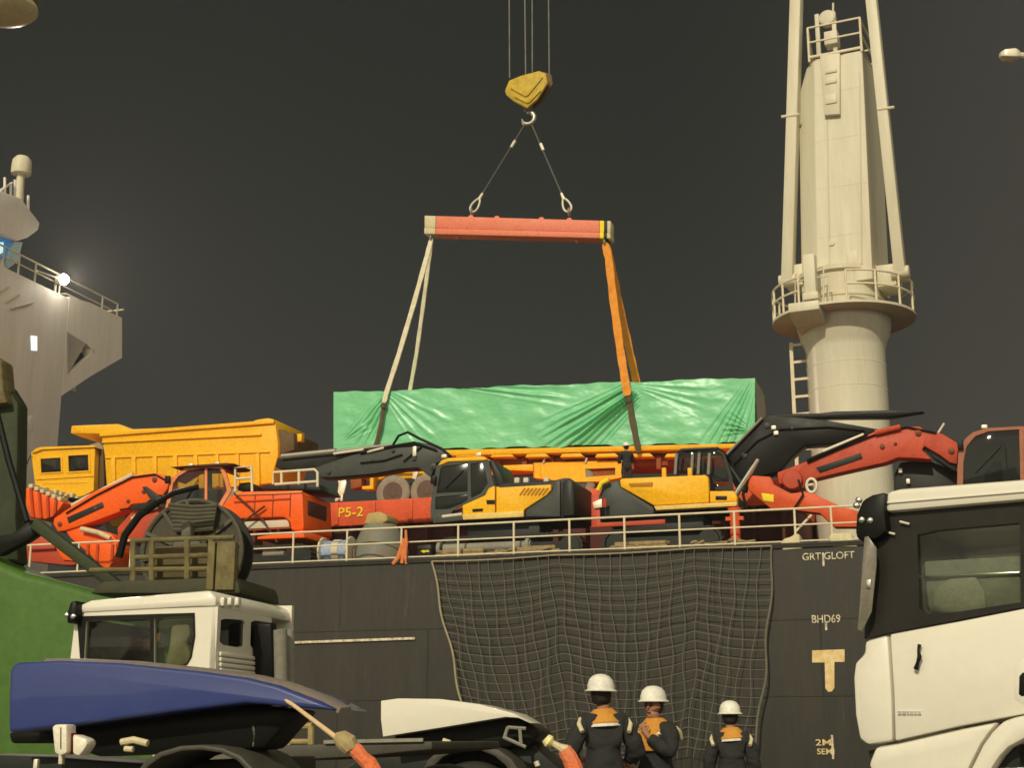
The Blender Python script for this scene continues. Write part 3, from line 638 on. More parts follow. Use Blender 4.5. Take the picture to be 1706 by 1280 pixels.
def strap(pts, w, m, name, label, group, lower=None):
    """flat webbing sling through (px, py, depth) points"""
    q = [S.p(*t) for t in pts]; o = thing(name, label, 'lifting strap', S, q[0], group)
    def band(q, mm, nm, ww):
        g = MB(S); rr = []
        for i, c in enumerate(q):
            d = (q[min(i + 1, len(q) - 1)] - q[max(i - 1, 0)]).normalized(); e = d.cross(Vector((0, 1, 0))).normalized()
            tw = .93 + .07 * math.cos(i * 1.9); wi = ww * (tw if 0 < i < len(q) - 1 else .6)
            rr.append([c + e * wi / 2 + Vector((0, -.03, 0)), c + Vector((0, -.05, 0)), c - e * wi / 2 + Vector((0, -.03, 0)), c - e * wi / 2 + Vector((0, .03, 0)), c + e * wi / 2 + Vector((0, .03, 0))])
        g.loft(rr); return g.build(nm, mm, o)
    def dense(q, n=5):
        r = []
        for a, b in zip(q, q[1:]): r += [a.lerp(b, i / n) for i in range(n)]
        return r + [q[-1]]
    band(dense(q), m, 'webbing', w)
    if lower:
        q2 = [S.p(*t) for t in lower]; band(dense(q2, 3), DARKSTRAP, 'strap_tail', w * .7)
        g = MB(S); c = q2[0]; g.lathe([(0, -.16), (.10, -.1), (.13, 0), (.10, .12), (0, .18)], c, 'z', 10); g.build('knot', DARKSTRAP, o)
    g = MB(S); c = q[0]; g.tube([c + Vector((0, .12 * math.cos(t), .16 * math.sin(t) + .05)) for t in [2 * math.pi * j / 12 for j in range(12)]], .045, 8, True); g.build('shackle', STEEL, o)
    return o
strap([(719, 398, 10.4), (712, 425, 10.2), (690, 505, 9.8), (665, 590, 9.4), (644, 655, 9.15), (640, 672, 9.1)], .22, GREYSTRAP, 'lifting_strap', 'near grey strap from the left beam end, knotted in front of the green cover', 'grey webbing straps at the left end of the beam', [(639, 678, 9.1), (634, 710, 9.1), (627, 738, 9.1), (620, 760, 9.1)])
strap([(720, 398, 10.6), (714, 440, 11), (705, 510, 11.3), (694, 590, 11.6), (683, 652, 12.0), (680, 690, 12.1)], .18, GREYSTRAP, 'lifting_strap', 'far grey strap from the left beam end, passing behind the green cover', 'grey webbing straps at the left end of the beam')
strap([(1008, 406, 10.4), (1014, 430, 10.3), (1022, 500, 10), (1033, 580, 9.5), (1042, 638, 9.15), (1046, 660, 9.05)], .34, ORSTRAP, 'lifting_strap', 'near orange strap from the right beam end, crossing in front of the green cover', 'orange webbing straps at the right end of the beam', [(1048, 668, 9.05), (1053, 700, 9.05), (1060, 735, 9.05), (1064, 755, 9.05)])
strap([(1010, 406, 10.6), (1020, 450, 10.8), (1034, 520, 11.2), (1050, 590, 11.7), (1060, 636, 12.05), (1062, 670, 12.1)], .34, ORSTRAP, 'lifting_strap', 'far orange strap from the right beam end, passing behind the green cover', 'orange webbing straps at the right end of the beam')

# ================================================================== MACHINES ON DECK
def sub(poly, c, k): return [(c[0] + (x - c[0]) * k, c[1] + (y - c[1]) * k) for x, y in poly]
# --- excavator, grey boom, yellow side panel, faces left
E = thing('excavator', 'dark grey excavator with yellow side panel and grey boom reaching left over the red hatch', 'excavator', S, (S.p(810, 880, 2.4).x, 2.4, 0), 'excavators lashed along the deck')
slab(S, [(716, 866), (770, 846), (815, 826), (832, 806), (918, 802), (940, 797), (950, 797), (953, 864), (873, 868)], 1.75, 4.2, 'house', CHAR, E, .05)
slab(S, [(875, 862), (876, 850), (920, 818), (924, 803), (933, 801), (933, 862)], 1.62, 1.75, 'engine_door', DGREY, E, .03)
slab(S, [(936, 862), (936, 802), (950, 797), (956, 804), (957, 860)], 1.58, 4.1, 'counterweight', CHAR, E, .08)
slab(S, [(770, 843), (790, 834), (808, 826), (814, 814), (824, 810), (825, 864), (772, 867)], 1.55, 1.75, 'side_panel', YELLOW, E, .03)
yp = slab(S, [(826.5, 811), (833, 813), (918, 808), (918, 817), (910, 826), (873, 850), (872, 862), (826.5, 864)], 1.55, 1.75, 'side_panel', YELLOW, E, .03)
slab(S, [(770, 858), (872, 852), (872, 862), (771, 867)], 1.50, 1.56, 'sill', mat('pale_yellow', (.80, .56, .16), .5, dirt=.3), E, .01)
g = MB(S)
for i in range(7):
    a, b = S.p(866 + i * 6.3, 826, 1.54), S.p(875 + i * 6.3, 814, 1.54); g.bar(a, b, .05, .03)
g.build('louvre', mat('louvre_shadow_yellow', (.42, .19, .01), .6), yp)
slab(S, [(810, 834), (824, 834), (824, 841), (811, 841)], 1.535, 1.6, 'hand_hole', BLACK, E, .0)
slab(S, [(787, 849), (805, 848), (804, 853), (787, 854)], 1.535, 1.6, 'step_hole', BLACK, E, .0)
cabp = [(718, 866), (717, 845), (721, 815), (727, 778), (734, 769), (746, 765), (805, 762), (814, 768), (818, 790), (823, 811), (806, 826), (770, 843), (755, 851), (748, 862)]
w1 = [(727, 823), (734, 781), (739, 777), (779, 773), (779, 820)]; w2 = [(725.5, 829), (779, 824), (779, 834), (768, 841), (748, 849), (725, 850)]; w3 = [(784, 773), (803, 771), (808, 785), (813, 806), (801, 823), (785, 831)]
slab(S, cabp, 1.6, 1.68, 'cab_frame', DGREY, E, 0, [w1, w2, w3])
slab(S, cabp, 2.75, 2.83, 'cab_frame', DGREY, E, 0, [w1, w2, w3])
slab(S, [(729, 777), (735, 768), (746, 764), (806, 761), (812, 766), (806, 768), (747, 770), (738, 774)], 1.55, 2.9, 'cab_roof', YELLOW, E, .03)
slab(S, sub(w1, (755, 800), 1.03), 1.63, 1.645, 'cab_window', DARKGLASS, E); slab(S, sub(w2, (755, 838), 1.03), 1.63, 1.645, 'cab_window', DARKGLASS, E); slab(S, sub(w3, (797, 800), 1.03), 1.63, 1.645, 'cab_window', DARKGLASS, E)
slab(S, [(815, 768), (822, 768), (834, 790), (840, 808), (826, 810)], 1.9, 3.9, 'engine_hood', CHAR, E, .04)
slab(S, [(720, 862), (760, 856), (770, 858), (770, 868), (722, 873)], 1.5, 2.0, 'step', DGREY, E, .02)
g = MB(S); a, b = S.p(737, 862, 1.5), S.p(770, 858, 1.5); g.tube([a, b], .06, 8); g.build('grab_bar', CREAM, E)
for px_ in (862, 877, 911): A = S.p(px_, 803, 1.9); MB(S).box(A.x - .09, A.x + .09, 1.8, 2.0, A.z - .1, A.z + .12).build('lashing_lug', CREAM, E, .03)
bm_ = slab(S, [(531, 796), (524, 780), (580, 761), (632, 746), (673, 738), (697, 737), (712, 740), (730, 746), (748, 761), (740, 768), (727, 772), (717, 796), (709, 790), (697, 780), (666, 782), (622, 790), (555, 796)], 2.95, 3.7, 'boom', DGREY, E, .03)
slab(S, [(458, 779), (462, 764), (500, 762), (560, 750), (606, 747), (632, 743), (630, 752), (580, 765), (527, 779), (505, 782), (480, 784)], 3.05, 3.6, 'stick', CHAR, E, .03)
g = MB(S); a, b, c = S.p(470, 762, 3.0), S.p(560, 753, 3.0), S.p(655, 742, 3.0); g.tube([a, b], .12, 10); g.tube([b, c], .07, 10); g.build('stick_cylinder', STEEL, E)
g = MB(S)
g.tube([S.p(655, 742, 2.95), S.p(664, 727, 2.95), S.p(679, 721, 2.95), S.p(700, 732, 2.95), S.p(735, 748, 2.95), S.p(752, 762, 3)], .05, 8)
g.tube([S.p(600, 756, 2.9), S.p(650, 745, 2.9), S.p(690, 738, 2.9), S.p(725, 750, 2.9)], .045, 8); g.build('hydraulic_hose', BLACK, E, split=True)
g = MB(S)
for a_, b_ in (((556, 757), (606, 750)), ((612, 754), (640, 747))): a, b = S.p(*a_, 2.9), S.p(*b_, 2.9); g.tube([a, b], .05, 8)
g.build('grease_pipe', FERRULE, E, split=True)
A = S.p(691, 752, 2.9); MB(S).box(A.x - .07, A.x + .07, 2.85, 3.0, A.z - .2, A.z + .16).build('boom_lamp', FERRULE, E, .02)
a, b = S.p(672, 770, 2.9), S.p(702, 745, 2.9); MB(S).tube([a, b], .03, 6).build('hydraulic_hose', BLACK, E)
track(S, S.p(728, 900, 1.5).x, S.p(972, 900, 1.5).x, 1.45, 2.05, .0, .95, E); track(S, S.p(728, 900, 4).x, S.p(972, 900, 4).x, 3.7, 4.3, .0, .95, E)
A, C = S.p(790, 900, 2.8), S.p(910, 900, 2.8); MB(S).box(A.x, C.x, 2.05, 3.7, .35, S.p(850, 864, 2).z).build('undercarriage', CHAR, E, .05)

# --- excavator, yellow panel, black boom, faces right
E = thing('excavator', 'black excavator with long yellow engine cover and black boom beside the crane pedestal', 'excavator', S, (S.p(1110, 880, 2.4).x, 2.4, 0), 'excavators lashed along the deck')
slab(S, [(998, 868), (996, 832), (1003, 812), (1016, 803), (1032, 800), (1180, 795), (1182, 819), (1225, 822), (1226, 845), (1090, 856)], 1.75, 4.3, 'house', CHAR, E, .05)
slab(S, [(996, 868), (996, 832), (1003, 812), (1016, 803), (1031, 801), (1035, 812), (1089, 846), (1090, 858)], 1.6, 4.35, 'counterweight', DGREY, E, .07)
slab(S, [(1032, 801), (1036, 798), (1175, 792), (1180, 796), (1181, 819), (1181, 838), (1089, 843), (1034, 812)], 1.52, 1.8, 'engine_cover', YELLOW, E, .04)
slab(S, [(1182.5, 819), (1222, 819), (1228, 828), (1228, 836), (1182.5, 838)], 1.52, 1.8, 'step_panel', YELLOW, E, .03, label=None)
slab(S, [(1089, 844), (1228, 836.5), (1227, 844), (1093, 851)], 1.45, 1.8, 'sill', mat('pale_yellow', (.8, .56, .16)), E, .02)
slab(S, [(1192, 827), (1211, 827), (1211, 834), (1192, 834)], 1.50, 1.6, 'hand_hole', BLACK, E)
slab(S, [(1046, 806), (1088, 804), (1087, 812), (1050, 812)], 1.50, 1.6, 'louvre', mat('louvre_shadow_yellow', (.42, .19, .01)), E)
for px_ in (1107, 1150): A = S.p(px_, 792, 1.7); MB(S).box(A.x - .07, A.x + .07, 1.6, 1.75, A.z - .1, A.z + .22).build('guard_post', YELLOW, E, .02)
cabp = [(1121, 796), (1124, 762), (1130, 752), (1142, 748), (1194, 747), (1207, 756), (1220, 795), (1222, 818), (1182, 818), (1178, 793)]
w1 = [(1128, 791), (1131, 758), (1142, 753), (1163, 752), (1163, 790)]; w2 = [(1168, 790), (1168, 752), (1193, 752), (1203, 759), (1214, 796), (1215, 812), (1186, 812), (1182, 790)]
for y_ in (2.9, 4.0): slab(S, cabp, y_, y_ + .08, 'cab_frame', CHAR, E, 0, [w1, w2])
slab(S, [(1124, 756), (1134, 748), (1196, 745), (1206, 752), (1196, 749), (1138, 752)], 2.85, 4.1, 'cab_roof', CHAR, E, .02)
for w_1 in (w1, w2): slab(S, sub(w_1, (1165, 775), 1.02), 2.93, 2.95, 'cab_window', CABGLASS, E)
g = MB(S)
for px_ in (1125, 1152, 1163, 1180): g.tube([S.p(px_, 791, 2.6), S.p(px_ + 2, 756, 2.6)], .05, 6)
g.build('guard_rail', GREYPANEL, E, split=True)
boom_and_dark = [(1206, 762), (1233, 731), (1270, 697), (1283, 691), (1372, 700), (1465, 716), (1440, 728), (1399, 739), (1340, 743), (1318, 762), (1300, 786), (1262, 796), (1244, 800), (1240, 818), (1224, 812), (1216, 790)]  # black boom plus the night-dark gap beside it, filled as one shape
slab(S, boom_and_dark, 4.2, 4.9, 'boom', BLACK, E, .04)
slab(S, [(1272, 697), (1284, 690), (1366, 689), (1390, 686), (1479, 684), (1540, 686), (1480, 696), (1376, 697), (1300, 699)], 4.35, 4.8, 'stick', BLACK, E, .03)
a, b = S.p(1205, 764, 4.1), S.p(1270, 697, 4.1); MB(S).tube([a, b], .05, 8).build('cylinder_rod', STEEL, E)
a, b = S.p(1200, 755, 4.1), S.p(1236, 808, 4.1); MB(S).tube([a, b], .045, 8).build('hydraulic_hose', DGREY, E)
for a_, b_ in ((1289, 713), (1293, 722)): A = S.p(a_, b_, 4.15); MB(S).box(A.x - .08, A.x + .08, 4.1, 4.25, A.z - .08, A.z + .06).build('boom_lamp', FERRULE, E, .02)
track(S, S.p(1003, 900, 1.5).x, S.p(1205, 900, 1.5).x, 1.45, 2.05, .0, .95, E); track(S, S.p(1003, 900, 4).x, S.p(1205, 900, 4).x, 3.7, 4.3, .0, .95, E)
A, C = S.p(1050, 900, 2.8), S.p(1180, 900, 2.8); MB(S).box(A.x, C.x, 2.05, 3.7, .35, S.p(1110, 858, 2).z).build('undercarriage', CHAR, E, .05)
slab(S, [(985, 825), (998, 825), (1000, 872), (1108, 866), (1108, 874), (985, 880)], 1.30, 1.40, 'lifting_frame', RED, E, .02)
slab(S, [(987, 838), (1002, 832), (1003, 846), (990, 848)], 1.22, 1.29, 'placard', FERRULE, E, .01); slab(S, [(1003, 832), (1010, 831), (1010, 846), (1004, 846)], 1.22, 1.29, 'placard', REDGLOVE, E, .01)
g = MB(S); g.tube([S.p(996, 818, 1.4), S.p(1002, 806, 1.4), S.p(1014, 800, 1.4)], .08, 8); g.build('hand_rail', YMARK, E)

# --- red excavator on the right, cab behind the truck
E = thing('excavator', 'red excavator at right with its boom folded down and cab above the white truck roof', 'excavator', S, (S.p(1650, 880, 3).x, 3, 0), 'excavators lashed along the deck')
slab(S, [(1295, 788), (1342, 770), (1407, 743), (1461, 718), (1497, 713), (1532, 711), (1541, 718), (1550, 719), (1571, 724), (1597, 740), (1594, 774), (1582, 771), (1566, 759), (1540, 744), (1536, 750), (1552, 766), (1525, 764), (1496, 763), (1476, 771), (1400, 788), (1342, 802), (1339, 814), (1320, 812), (1297, 806)], 2.6, 3.25, 'boom', RED, E, .03)
slab(S, [(1359, 780), (1434, 755), (1437, 765), (1366, 789)], 2.57, 2.62, 'boom_plate', CHAR, E)
slab(S, [(1530, 737), (1540, 735), (1594, 776), (1590, 786), (1556, 764)], 2.75, 3.1, 'boom_cylinder', CHAR, E, .02)
slab(S, [(1244, 800), (1253, 793), (1283, 795), (1289, 808), (1318, 823), (1339, 820), (1354, 823), (1402, 845), (1430, 852), (1440, 879), (1390, 879), (1366, 856), (1324, 851), (1286, 850), (1268, 835), (1247, 817)], 2.35, 2.85, 'stick', mat('stick_red', (.66, .095, .022), .5, dirt=.4, scale=1.5, dirtcol=(.3, .05, .02)), E, .03)
slab(S, [(1268, 822), (1289, 825), (1289, 838), (1271, 835)], 2.32, 2.37, 'decal_plate', YMARK, E)
A = S.p(1320, 800, 2.5); MB(S).lathe([(.0, -.1), (.3, -.08), (.34, 0), (.34, .6), (0, .62)], A, 'y', 20).build('pivot_pin', RED, E)
A = S.p(1352, 810, 2.4); MB(S).tube([A + Vector((.16 * math.cos(t), 0, .22 * math.sin(t))) for t in [2 * math.pi * j / 16 for j in range(16)]], .05, 8, True).build('shackle', FERRULE, E)
a, b = S.p(1224, 828, 2.3), S.p(1248, 790, 2.3); MB(S).tube([a, b, S.p(1263, 766, 2.3)], [.10, .09, .055], 10).build('cylinder_rod', CHROME, E)
g = MB(S); g.tube([S.p(1245, 800, 2.3), S.p(1238, 825, 2.3), S.p(1244, 850, 2.3)], .05, 8); g.tube([S.p(1322, 850, 2.25), S.p(1338, 825, 2.25), S.p(1330, 800, 2.25)], .035, 8); g.tube([S.p(1344, 768, 2.5), S.p(1400, 744, 2.5), S.p(1445, 724, 2.5)], .05, 8); g.build('hydraulic_hose', BLACK, E, split=True)
a, b = S.p(1372, 767, 2.5), S.p(1440, 739, 2.5); MB(S).tube([a + Vector((0, 0, .28)), b + Vector((0, 0, .28))], .055, 8).build('grease_pipe', FERRULE, E)
a, b = S.p(1458, 722, 2.5), S.p(1500, 712, 2.5); MB(S).tube([a, b], .09, 8).build('boom_cap', RED, E)
a, b = S.p(1563, 722, 3), S.p(1573, 706, 3); MB(S).tube([a, b], .035, 6).build('aerial', FERRULE, E)
cabp = [(1594, 830), (1595, 790), (1597, 749), (1609, 731), (1621, 721), (1645, 714), (1700, 711), (1770, 712), (1785, 730), (1790, 850), (1600, 850)]
w1 = [(1604, 820), (1605, 770), (1610, 745), (1625, 727), (1648, 719), (1698, 716), (1700, 800), (1690, 815)]; w2 = [(1706, 800), (1706, 717), (1765, 718), (1778, 733), (1782, 800)]
for y_ in (2.2, 3.4): slab(S, cabp, y_, y_ + .09, 'cab_frame', mat('faded_red', (.36, .13, .07), .5, dirt=.4), E, 0, [w1, w2])
for w_1 in (w1, w2): slab(S, sub(w_1, (1680, 770), 1.01), 2.23, 2.245, 'cab_window', CABGLASS, E)
slab(S, [(1597, 749), (1609, 731), (1621, 721), (1645, 714), (1700, 711), (1770, 712), (1785, 730), (1770, 714), (1700, 713.5), (1646, 716.5), (1623, 723), (1611, 733)], 2.29, 3.42, 'cab_roof', RED, E)
slab(S, [(1640, 830), (1640, 790), (1655, 770), (1668, 770), (1672, 800), (1700, 805), (1700, 830)], 2.5, 3.1, 'seat', BLACK, E, .04)
slab(S, [(1489, 850), (1490, 790), (1500, 771), (1540, 766), (1595, 785), (1600, 850)], 3.3, 4.4, 'house', CHAR, E, .05)
slab(S, [(1500, 860), (1600, 830), (1850, 812), (1990, 800), (1990, 870), (1500, 890)], 1.9, 4.5, 'side_panel', RED, E, .06)
for a_, b_ in ((1513, 803), (1500, 785)): A = S.p(a_, b_, 3.2); MB(S).box(A.x - .06, A.x + .06, 3.15, 3.3, A.z - .08, A.z + .08).build('work_lamp', FERRULE, E, .02)
track(S, S.p(1490, 900, 1.5).x, S.p(1900, 900, 1.5).x, 1.7, 2.3, .0, .95, E); track(S, S.p(1490, 900, 4).x, S.p(1900, 900, 4).x, 4.0, 4.6, .0, .95, E)

# --- orange excavator on the left
E = thing('excavator', 'bright orange excavator at left with its boom lowered over the deck rail', 'excavator', S, (S.p(440, 880, 2.4).x, 2.4, 0), 'excavators lashed along the deck')
slab(S, [(88, 873), (90, 864), (155, 820), (224, 793), (240, 790), (258, 789), (273, 792), (283, 798), (279, 815), (271, 826), (253, 838), (219, 841), (211, 849), (155, 870), (108, 885), (96, 887)], 2.2, 2.85, 'boom', ORANGE, E, .04)
slab(S, [(111, 863), (170, 837), (173, 846), (114, 873)], 2.17, 2.22, 'boom_plate', CHAR, E)
a, b = S.p(120, 843, 2.3), S.p(222, 791, 2.3); MB(S).tube([a, b], .08, 8).build('grease_pipe', FERRULE, E)
slab(S, [(236, 812), (243, 811), (266, 828), (272, 838), (250, 848), (214, 850), (222, 842), (252, 836)], 2.1, 2.2, 'boom_cylinder', CHAR, E, .03)
cabp = [(271, 905), (273, 859), (280, 825), (284, 800), (294, 790), (310, 780), (343, 775), (369, 777), (377, 790), (385, 818), (370, 844), (362, 880), (361, 905)]
w1 = [(280, 895), (281, 855), (288, 806), (297, 794), (312, 785), (341, 780), (341, 860), (322, 895)]; w2 = [(345, 858), (345, 780), (366, 782), (372, 793), (378, 818), (364, 842), (355, 870)]
for y_ in (1.6, 2.7): slab(S, cabp, y_, y_ + .07, 'cab_frame', mat('pale_orange', (.80, .26, .10), .4, dirt=.3), E, 0, [w1, w2])
slab(S, sub(w1, (315, 840), 1.01), 1.63, 1.645, 'cab_window', CLEAR, E); slab(S, sub(w2, (360, 820), 1.01), 1.63, 1.645, 'cab_window', CLEAR, E)
slab(S, [(284, 800), (294, 789.5), (310, 779.5), (343, 774.5), (369, 776.5), (377, 789), (368, 779.5), (343, 778), (311, 783), (295.5, 793)], 1.68, 2.75, 'cab_roof', ORANGE, E)
slab(S, [(283, 779), (330, 775), (376, 772), (390, 773), (378, 776), (330, 778)], 1.4, 2.9, 'sun_visor', MAROON, E, .01)
slab(S, [(310, 880), (312, 835), (322, 815), (340, 815), (343, 850), (352, 880)], 1.9, 2.4, 'seat', BLACK, E, .05)
slab(S, [(340, 782), (350, 782), (352, 860), (342, 860)], 2.45, 2.6, 'cab_post', DGREY, E, .01)
slab(S, [(362, 868), (369, 845), (389, 823), (401, 820), (498, 818), (504, 823), (506, 880), (504, 884), (486, 885), (482, 869), (472, 862), (414, 864)], 1.6, 4.0, 'house', ORANGE, E, .06)
A = S.p(505, 850, 1.6); EF = Frame(S.w((A.x, 0, 0)), math.degrees(S.yaw) + 90)
MB(EF).box(1.95, 3.5, -.03, .02, A.z - .15, S.p(505, 832, 1.6).z).build('rear_grille', MAROON, E, .02)
slab(S, [(389, 823), (455, 821), (503, 818.5), (503, 822), (455, 824.5), (392, 826)], 1.55, 1.62, 'top_moulding', mat('pale_orange', (.8, .26, .1)), E, .01)
for x_ in (425, 455, 484): A, C = S.p(x_, 824, 1.58), S.p(x_ + 1, 862, 1.58); MB(S).box(A.x - .015, A.x + .015, 1.585, 1.62, C.z, A.z).build('panel_gap', MAROON, E)
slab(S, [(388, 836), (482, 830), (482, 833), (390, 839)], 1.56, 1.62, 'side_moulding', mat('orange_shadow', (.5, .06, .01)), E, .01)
slab(S, [(430, 816), (440, 808), (528, 806), (535, 818)], 2.2, 4.0, 'engine_hood', CHAR, E, .06)
g = MB(S)
for a_ in ([(392, 820), (392, 780), (419, 778), (420, 820)], [(392, 799), (420, 797)], [(455, 808), (456, 788), (524, 783), (529, 788), (529, 812)], [(458, 808), (529, 803)]): g.tube([S.p(x_, y_, 1.7) for x_, y_ in a_], .05, 8)
for x_ in (469, 498): g.tube([S.p(x_, 787, 1.7), S.p(x_, 808, 1.7)], .05, 8)
g.build('hand_rail', RAILW, E)
slab(S, [(396, 818), (398, 806), (415, 804), (417, 818)], 1.9, 2.6, 'tool_box', BLACK, E, .03)
slab(S, [(404, 870), (480, 866), (482, 879), (404, 883)], 1.75, 1.95, 'side_step', CREAM, E, .04)
slab(S, [(428, 895), (505, 884), (508, 897), (428, 900)], 1.4, 3.6, 'swing_base', ORANGE, E, .04)
track(S, S.p(285, 920, 1.5).x, S.p(520, 920, 1.5).x, 1.45, 2.05, .0, .95, E); track(S, S.p(285, 920, 4).x, S.p(520, 920, 4).x, 3.7, 4.3, .0, .95, E)
slab(S, [(96, 868), (120, 872), (185, 890), (196, 905), (188, 955), (178, 952), (150, 925), (118, 898)], 2.3, 2.75, 'stick', ORANGE, E, .03)
bk = slab(S, [(144, 908), (192, 906), (194, 920), (180, 952), (166, 944), (150, 926)], 1.1, 2.25, 'bucket', ORANGE, E, .04)
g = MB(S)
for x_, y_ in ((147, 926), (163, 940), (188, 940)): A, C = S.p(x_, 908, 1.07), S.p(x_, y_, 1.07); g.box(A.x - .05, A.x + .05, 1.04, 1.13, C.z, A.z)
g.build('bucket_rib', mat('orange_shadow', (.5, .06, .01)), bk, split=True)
slab(S, [(195, 880), (222, 850), (262, 842), (268, 870), (238, 905), (196, 905)], 2.3, 3.4, 'swing_bracket', RED, E, .05)
g = MB(S); g.tube([S.p(220, 866, 2.2), S.p(240, 852, 2.2), S.p(262, 846, 2.2)], .08, 8); g.tube([S.p(135, 882, 2.1), S.p(165, 889, 2.1), S.p(184, 898, 2.1)], .09, 8); g.build('hydraulic_pipe', CANVAS, E, split=True)

# --- pieces of another orange machine at the far left
o = slab(S, [(37, 814), (47, 814), (106, 838), (98, 850), (87, 862), (75, 866), (52, 864), (45, 850)], 3.2, 4.6, 'digger_bucket', ORANGE, None, .05)
tag(o, 'ribbed orange digger bucket standing on deck below the yellow truck cab', 'bucket')
g = MB(S)
for a_, b_ in (((52, 815), (56, 864)), ((66, 822), (69, 865)), ((80, 828), (81, 864)), ((94, 833), (92, 857))): g.bar(S.p(*a_, 3.17), S.p(*b_, 3.17), .10, .12)
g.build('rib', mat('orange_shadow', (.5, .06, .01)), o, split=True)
g = MB(S)
for i in range(6): A = S.p(53 + i * 9.5, 812 + i * 4.3, 3.3); g.box(A.x - .09, A.x + .09, 3.2, 3.7, A.z - .06, A.z + .1)
g.build('bucket_tooth', CANVAS, o, .02, split=True)
ar = thing('excavator_attachment', 'orange digger arm with a yellow tip lying behind the rail at far left', 'attachment', S, S.p(70, 930, 1.2))
slab(S, [(23, 899), (66, 885), (71, 889), (94, 911), (117, 925), (128, 938), (122, 944), (100, 942), (47, 936), (42, 930), (42, 908), (24, 906)], 1.2, 1.8, 'arm', RED, ar, .04)
slab(S, [(23, 907), (42.5, 908), (42.5, 929), (25, 927)], 1.1, 1.75, 'tip', YMARK, ar, .05)
slab(S, [(92, 912), (110, 912), (120, 925), (127, 936), (105, 934)], 1.12, 1.22, 'side_plate', ORANGE, ar, .02)
a, b = S.p(48, 916, 1.1), S.p(92, 914, 1.1); MB(S).tube([a, b], .05, 8).build('cylinder', REDGLOVE, ar)
slab(S, [(0, 880), (22, 872), (40, 858), (44, 872), (24, 884), (0, 896)], 1.6, 2.2, 'linkage', RED, ar, .04)

# --- yellow dump truck on the hatch
HVT = 9.6
D = thing('dump_truck', 'big yellow dump truck with ribbed tipper body standing on the hatch at left', 'dump truck', S, (S.p(280, 800, HVT).x, HVT + 1.2, HW))
body = [(117, 723), (119, 710), (196, 707), (206, 710), (214, 716), (413, 708), (426, 700), (446, 697), (458, 700), (463, 740), (463, 761), (457, 780), (454, 806), (400, 812), (260, 818), (178, 822), (174, 760), (170, 735), (167, 724)]
tb = slab(S, body, HVT, HVT + 2.9, 'tipper_body', YELLOW, D, .05)
def bl(a, b, wd_, hh, nm, m=YELLOW, par=None, y=HVT): A, C = S.p(*a, y), S.p(*b, y); MB(S).bar((A.x, y - hh / 2 + .01, A.z), (C.x, y - hh / 2 + .01, C.z), wd_, hh).build(nm, m, par or tb, .02)
bl((171, 738), (436, 725), .10, .10, 'top_rail')
bl((168, 726), (458, 704), .16, .12, 'top_rail')
for i, x_ in enumerate((190, 224, 259, 293, 327, 362, 396, 430)):
    y_ = 764 - i * 1.0; bl((x_, y_), (x_ + 1, 816 - i * .8), .20, .12, 'side_rib')
bl((176, 764), (450, 754), .06, .08, 'side_rail')
slab(S, [(462, 716), (470, 716), (476, 721), (490, 722), (490, 750), (463, 760)], HVT + .2, HVT + 2.6, 'tailgate', mat('dark_yellow_brown', (.12, .075, .03), .6, dirt=.4), D, .03)
A = S.p(497, 730, HVT + .6); MB(S).box(A.x - .25, A.x + .2, HVT + .5, HVT + .8, A.z - .2, A.z + .15).build('tail_hinge', YELLOW, D, .04)
cabp = [(52, 755), (58, 750), (67, 747), (155, 744), (158, 750), (156, 818), (140, 826), (129, 829), (80, 832), (59, 812)]
w1 = [(67, 765), (101, 763), (102, 787), (68, 789)]; w2 = [(113, 760), (147, 758), (148, 785), (114, 787)]
slab(S, cabp, HVT + .1, HVT + .2, 'cab_side', YELLOW, D, 0, [w1, w2]); slab(S, cabp, HVT + 2.2, HVT + 2.3, 'cab_side', YELLOW, D, 0, [w1, w2])
slab(S, [(156, 749), (158, 749), (157, 820), (155, 820)], HVT + .2, HVT + 2.2, 'cab_rear', YELLOW, D); slab(S, [(59, 792), (61, 770), (63, 770), (61, 812)], HVT + .2, HVT + 2.2, 'cab_front', YELLOW, D)
slab(S, [(52, 756), (58, 748.5), (67, 745.5), (156, 742.5), (159, 746), (70, 750), (60, 754)], HVT, HVT + 2.4, 'cab_roof', YELLOW, D, .03)
for w_1, c_ in ((w1, (85, 776)), (w2, (130, 772))):
    slab(S, sub(w_1, c_, 1.02), HVT + .14, HVT + .15, 'cab_window', CABGLASS, D)
    wf = sub(w_1, c_, 1.14); slab(S, wf, HVT + .06, HVT + .10, 'window_frame', YELLOW, D, 0, [sub(w_1, c_, .98)])
slab(S, [(120, 800), (124, 775), (134, 772), (136, 800)], HVT + .8, HVT + 1.4, 'seat', GREYPANEL, D, .04)
bl((60, 800), (156, 794), .05, .06, 'cab_moulding', YELLOW, D, HVT + .1); bl((72, 806), (145, 804), .10, .03, 'cab_moulding', YELLOW, D, HVT + .1)
slab(S, [(148, 742), (165, 737), (172, 745), (172, 750), (160, 750)], HVT + .5, HVT + 2, 'canopy_bracket', GREYPANEL, D, .02)
slab(S, [(157, 752), (172, 750), (174, 815), (158, 815)], HVT + .5, HVT + 2, 'air_filter', mat('dark_yellow_brown', (.12, .075, .03)), D, .04)
slab(S, [(70, 826), (165, 822), (470, 806), (470, 820), (70, 840)], HVT + .5, HVT + 2.2, 'chassis', CHAR, D, .03)
for px_ in (150, 400): A = S.p(px_, 820, HVT + .1); wheel(S, A.x, HVT + .1, HW + .75, .75, .6, D, DUSTYTYRE, YELLOW); wheel(S, A.x, HVT + 2.3, HW + .75, .75, .6, D, DUSTYTYRE, YELLOW)
g = MB(S)
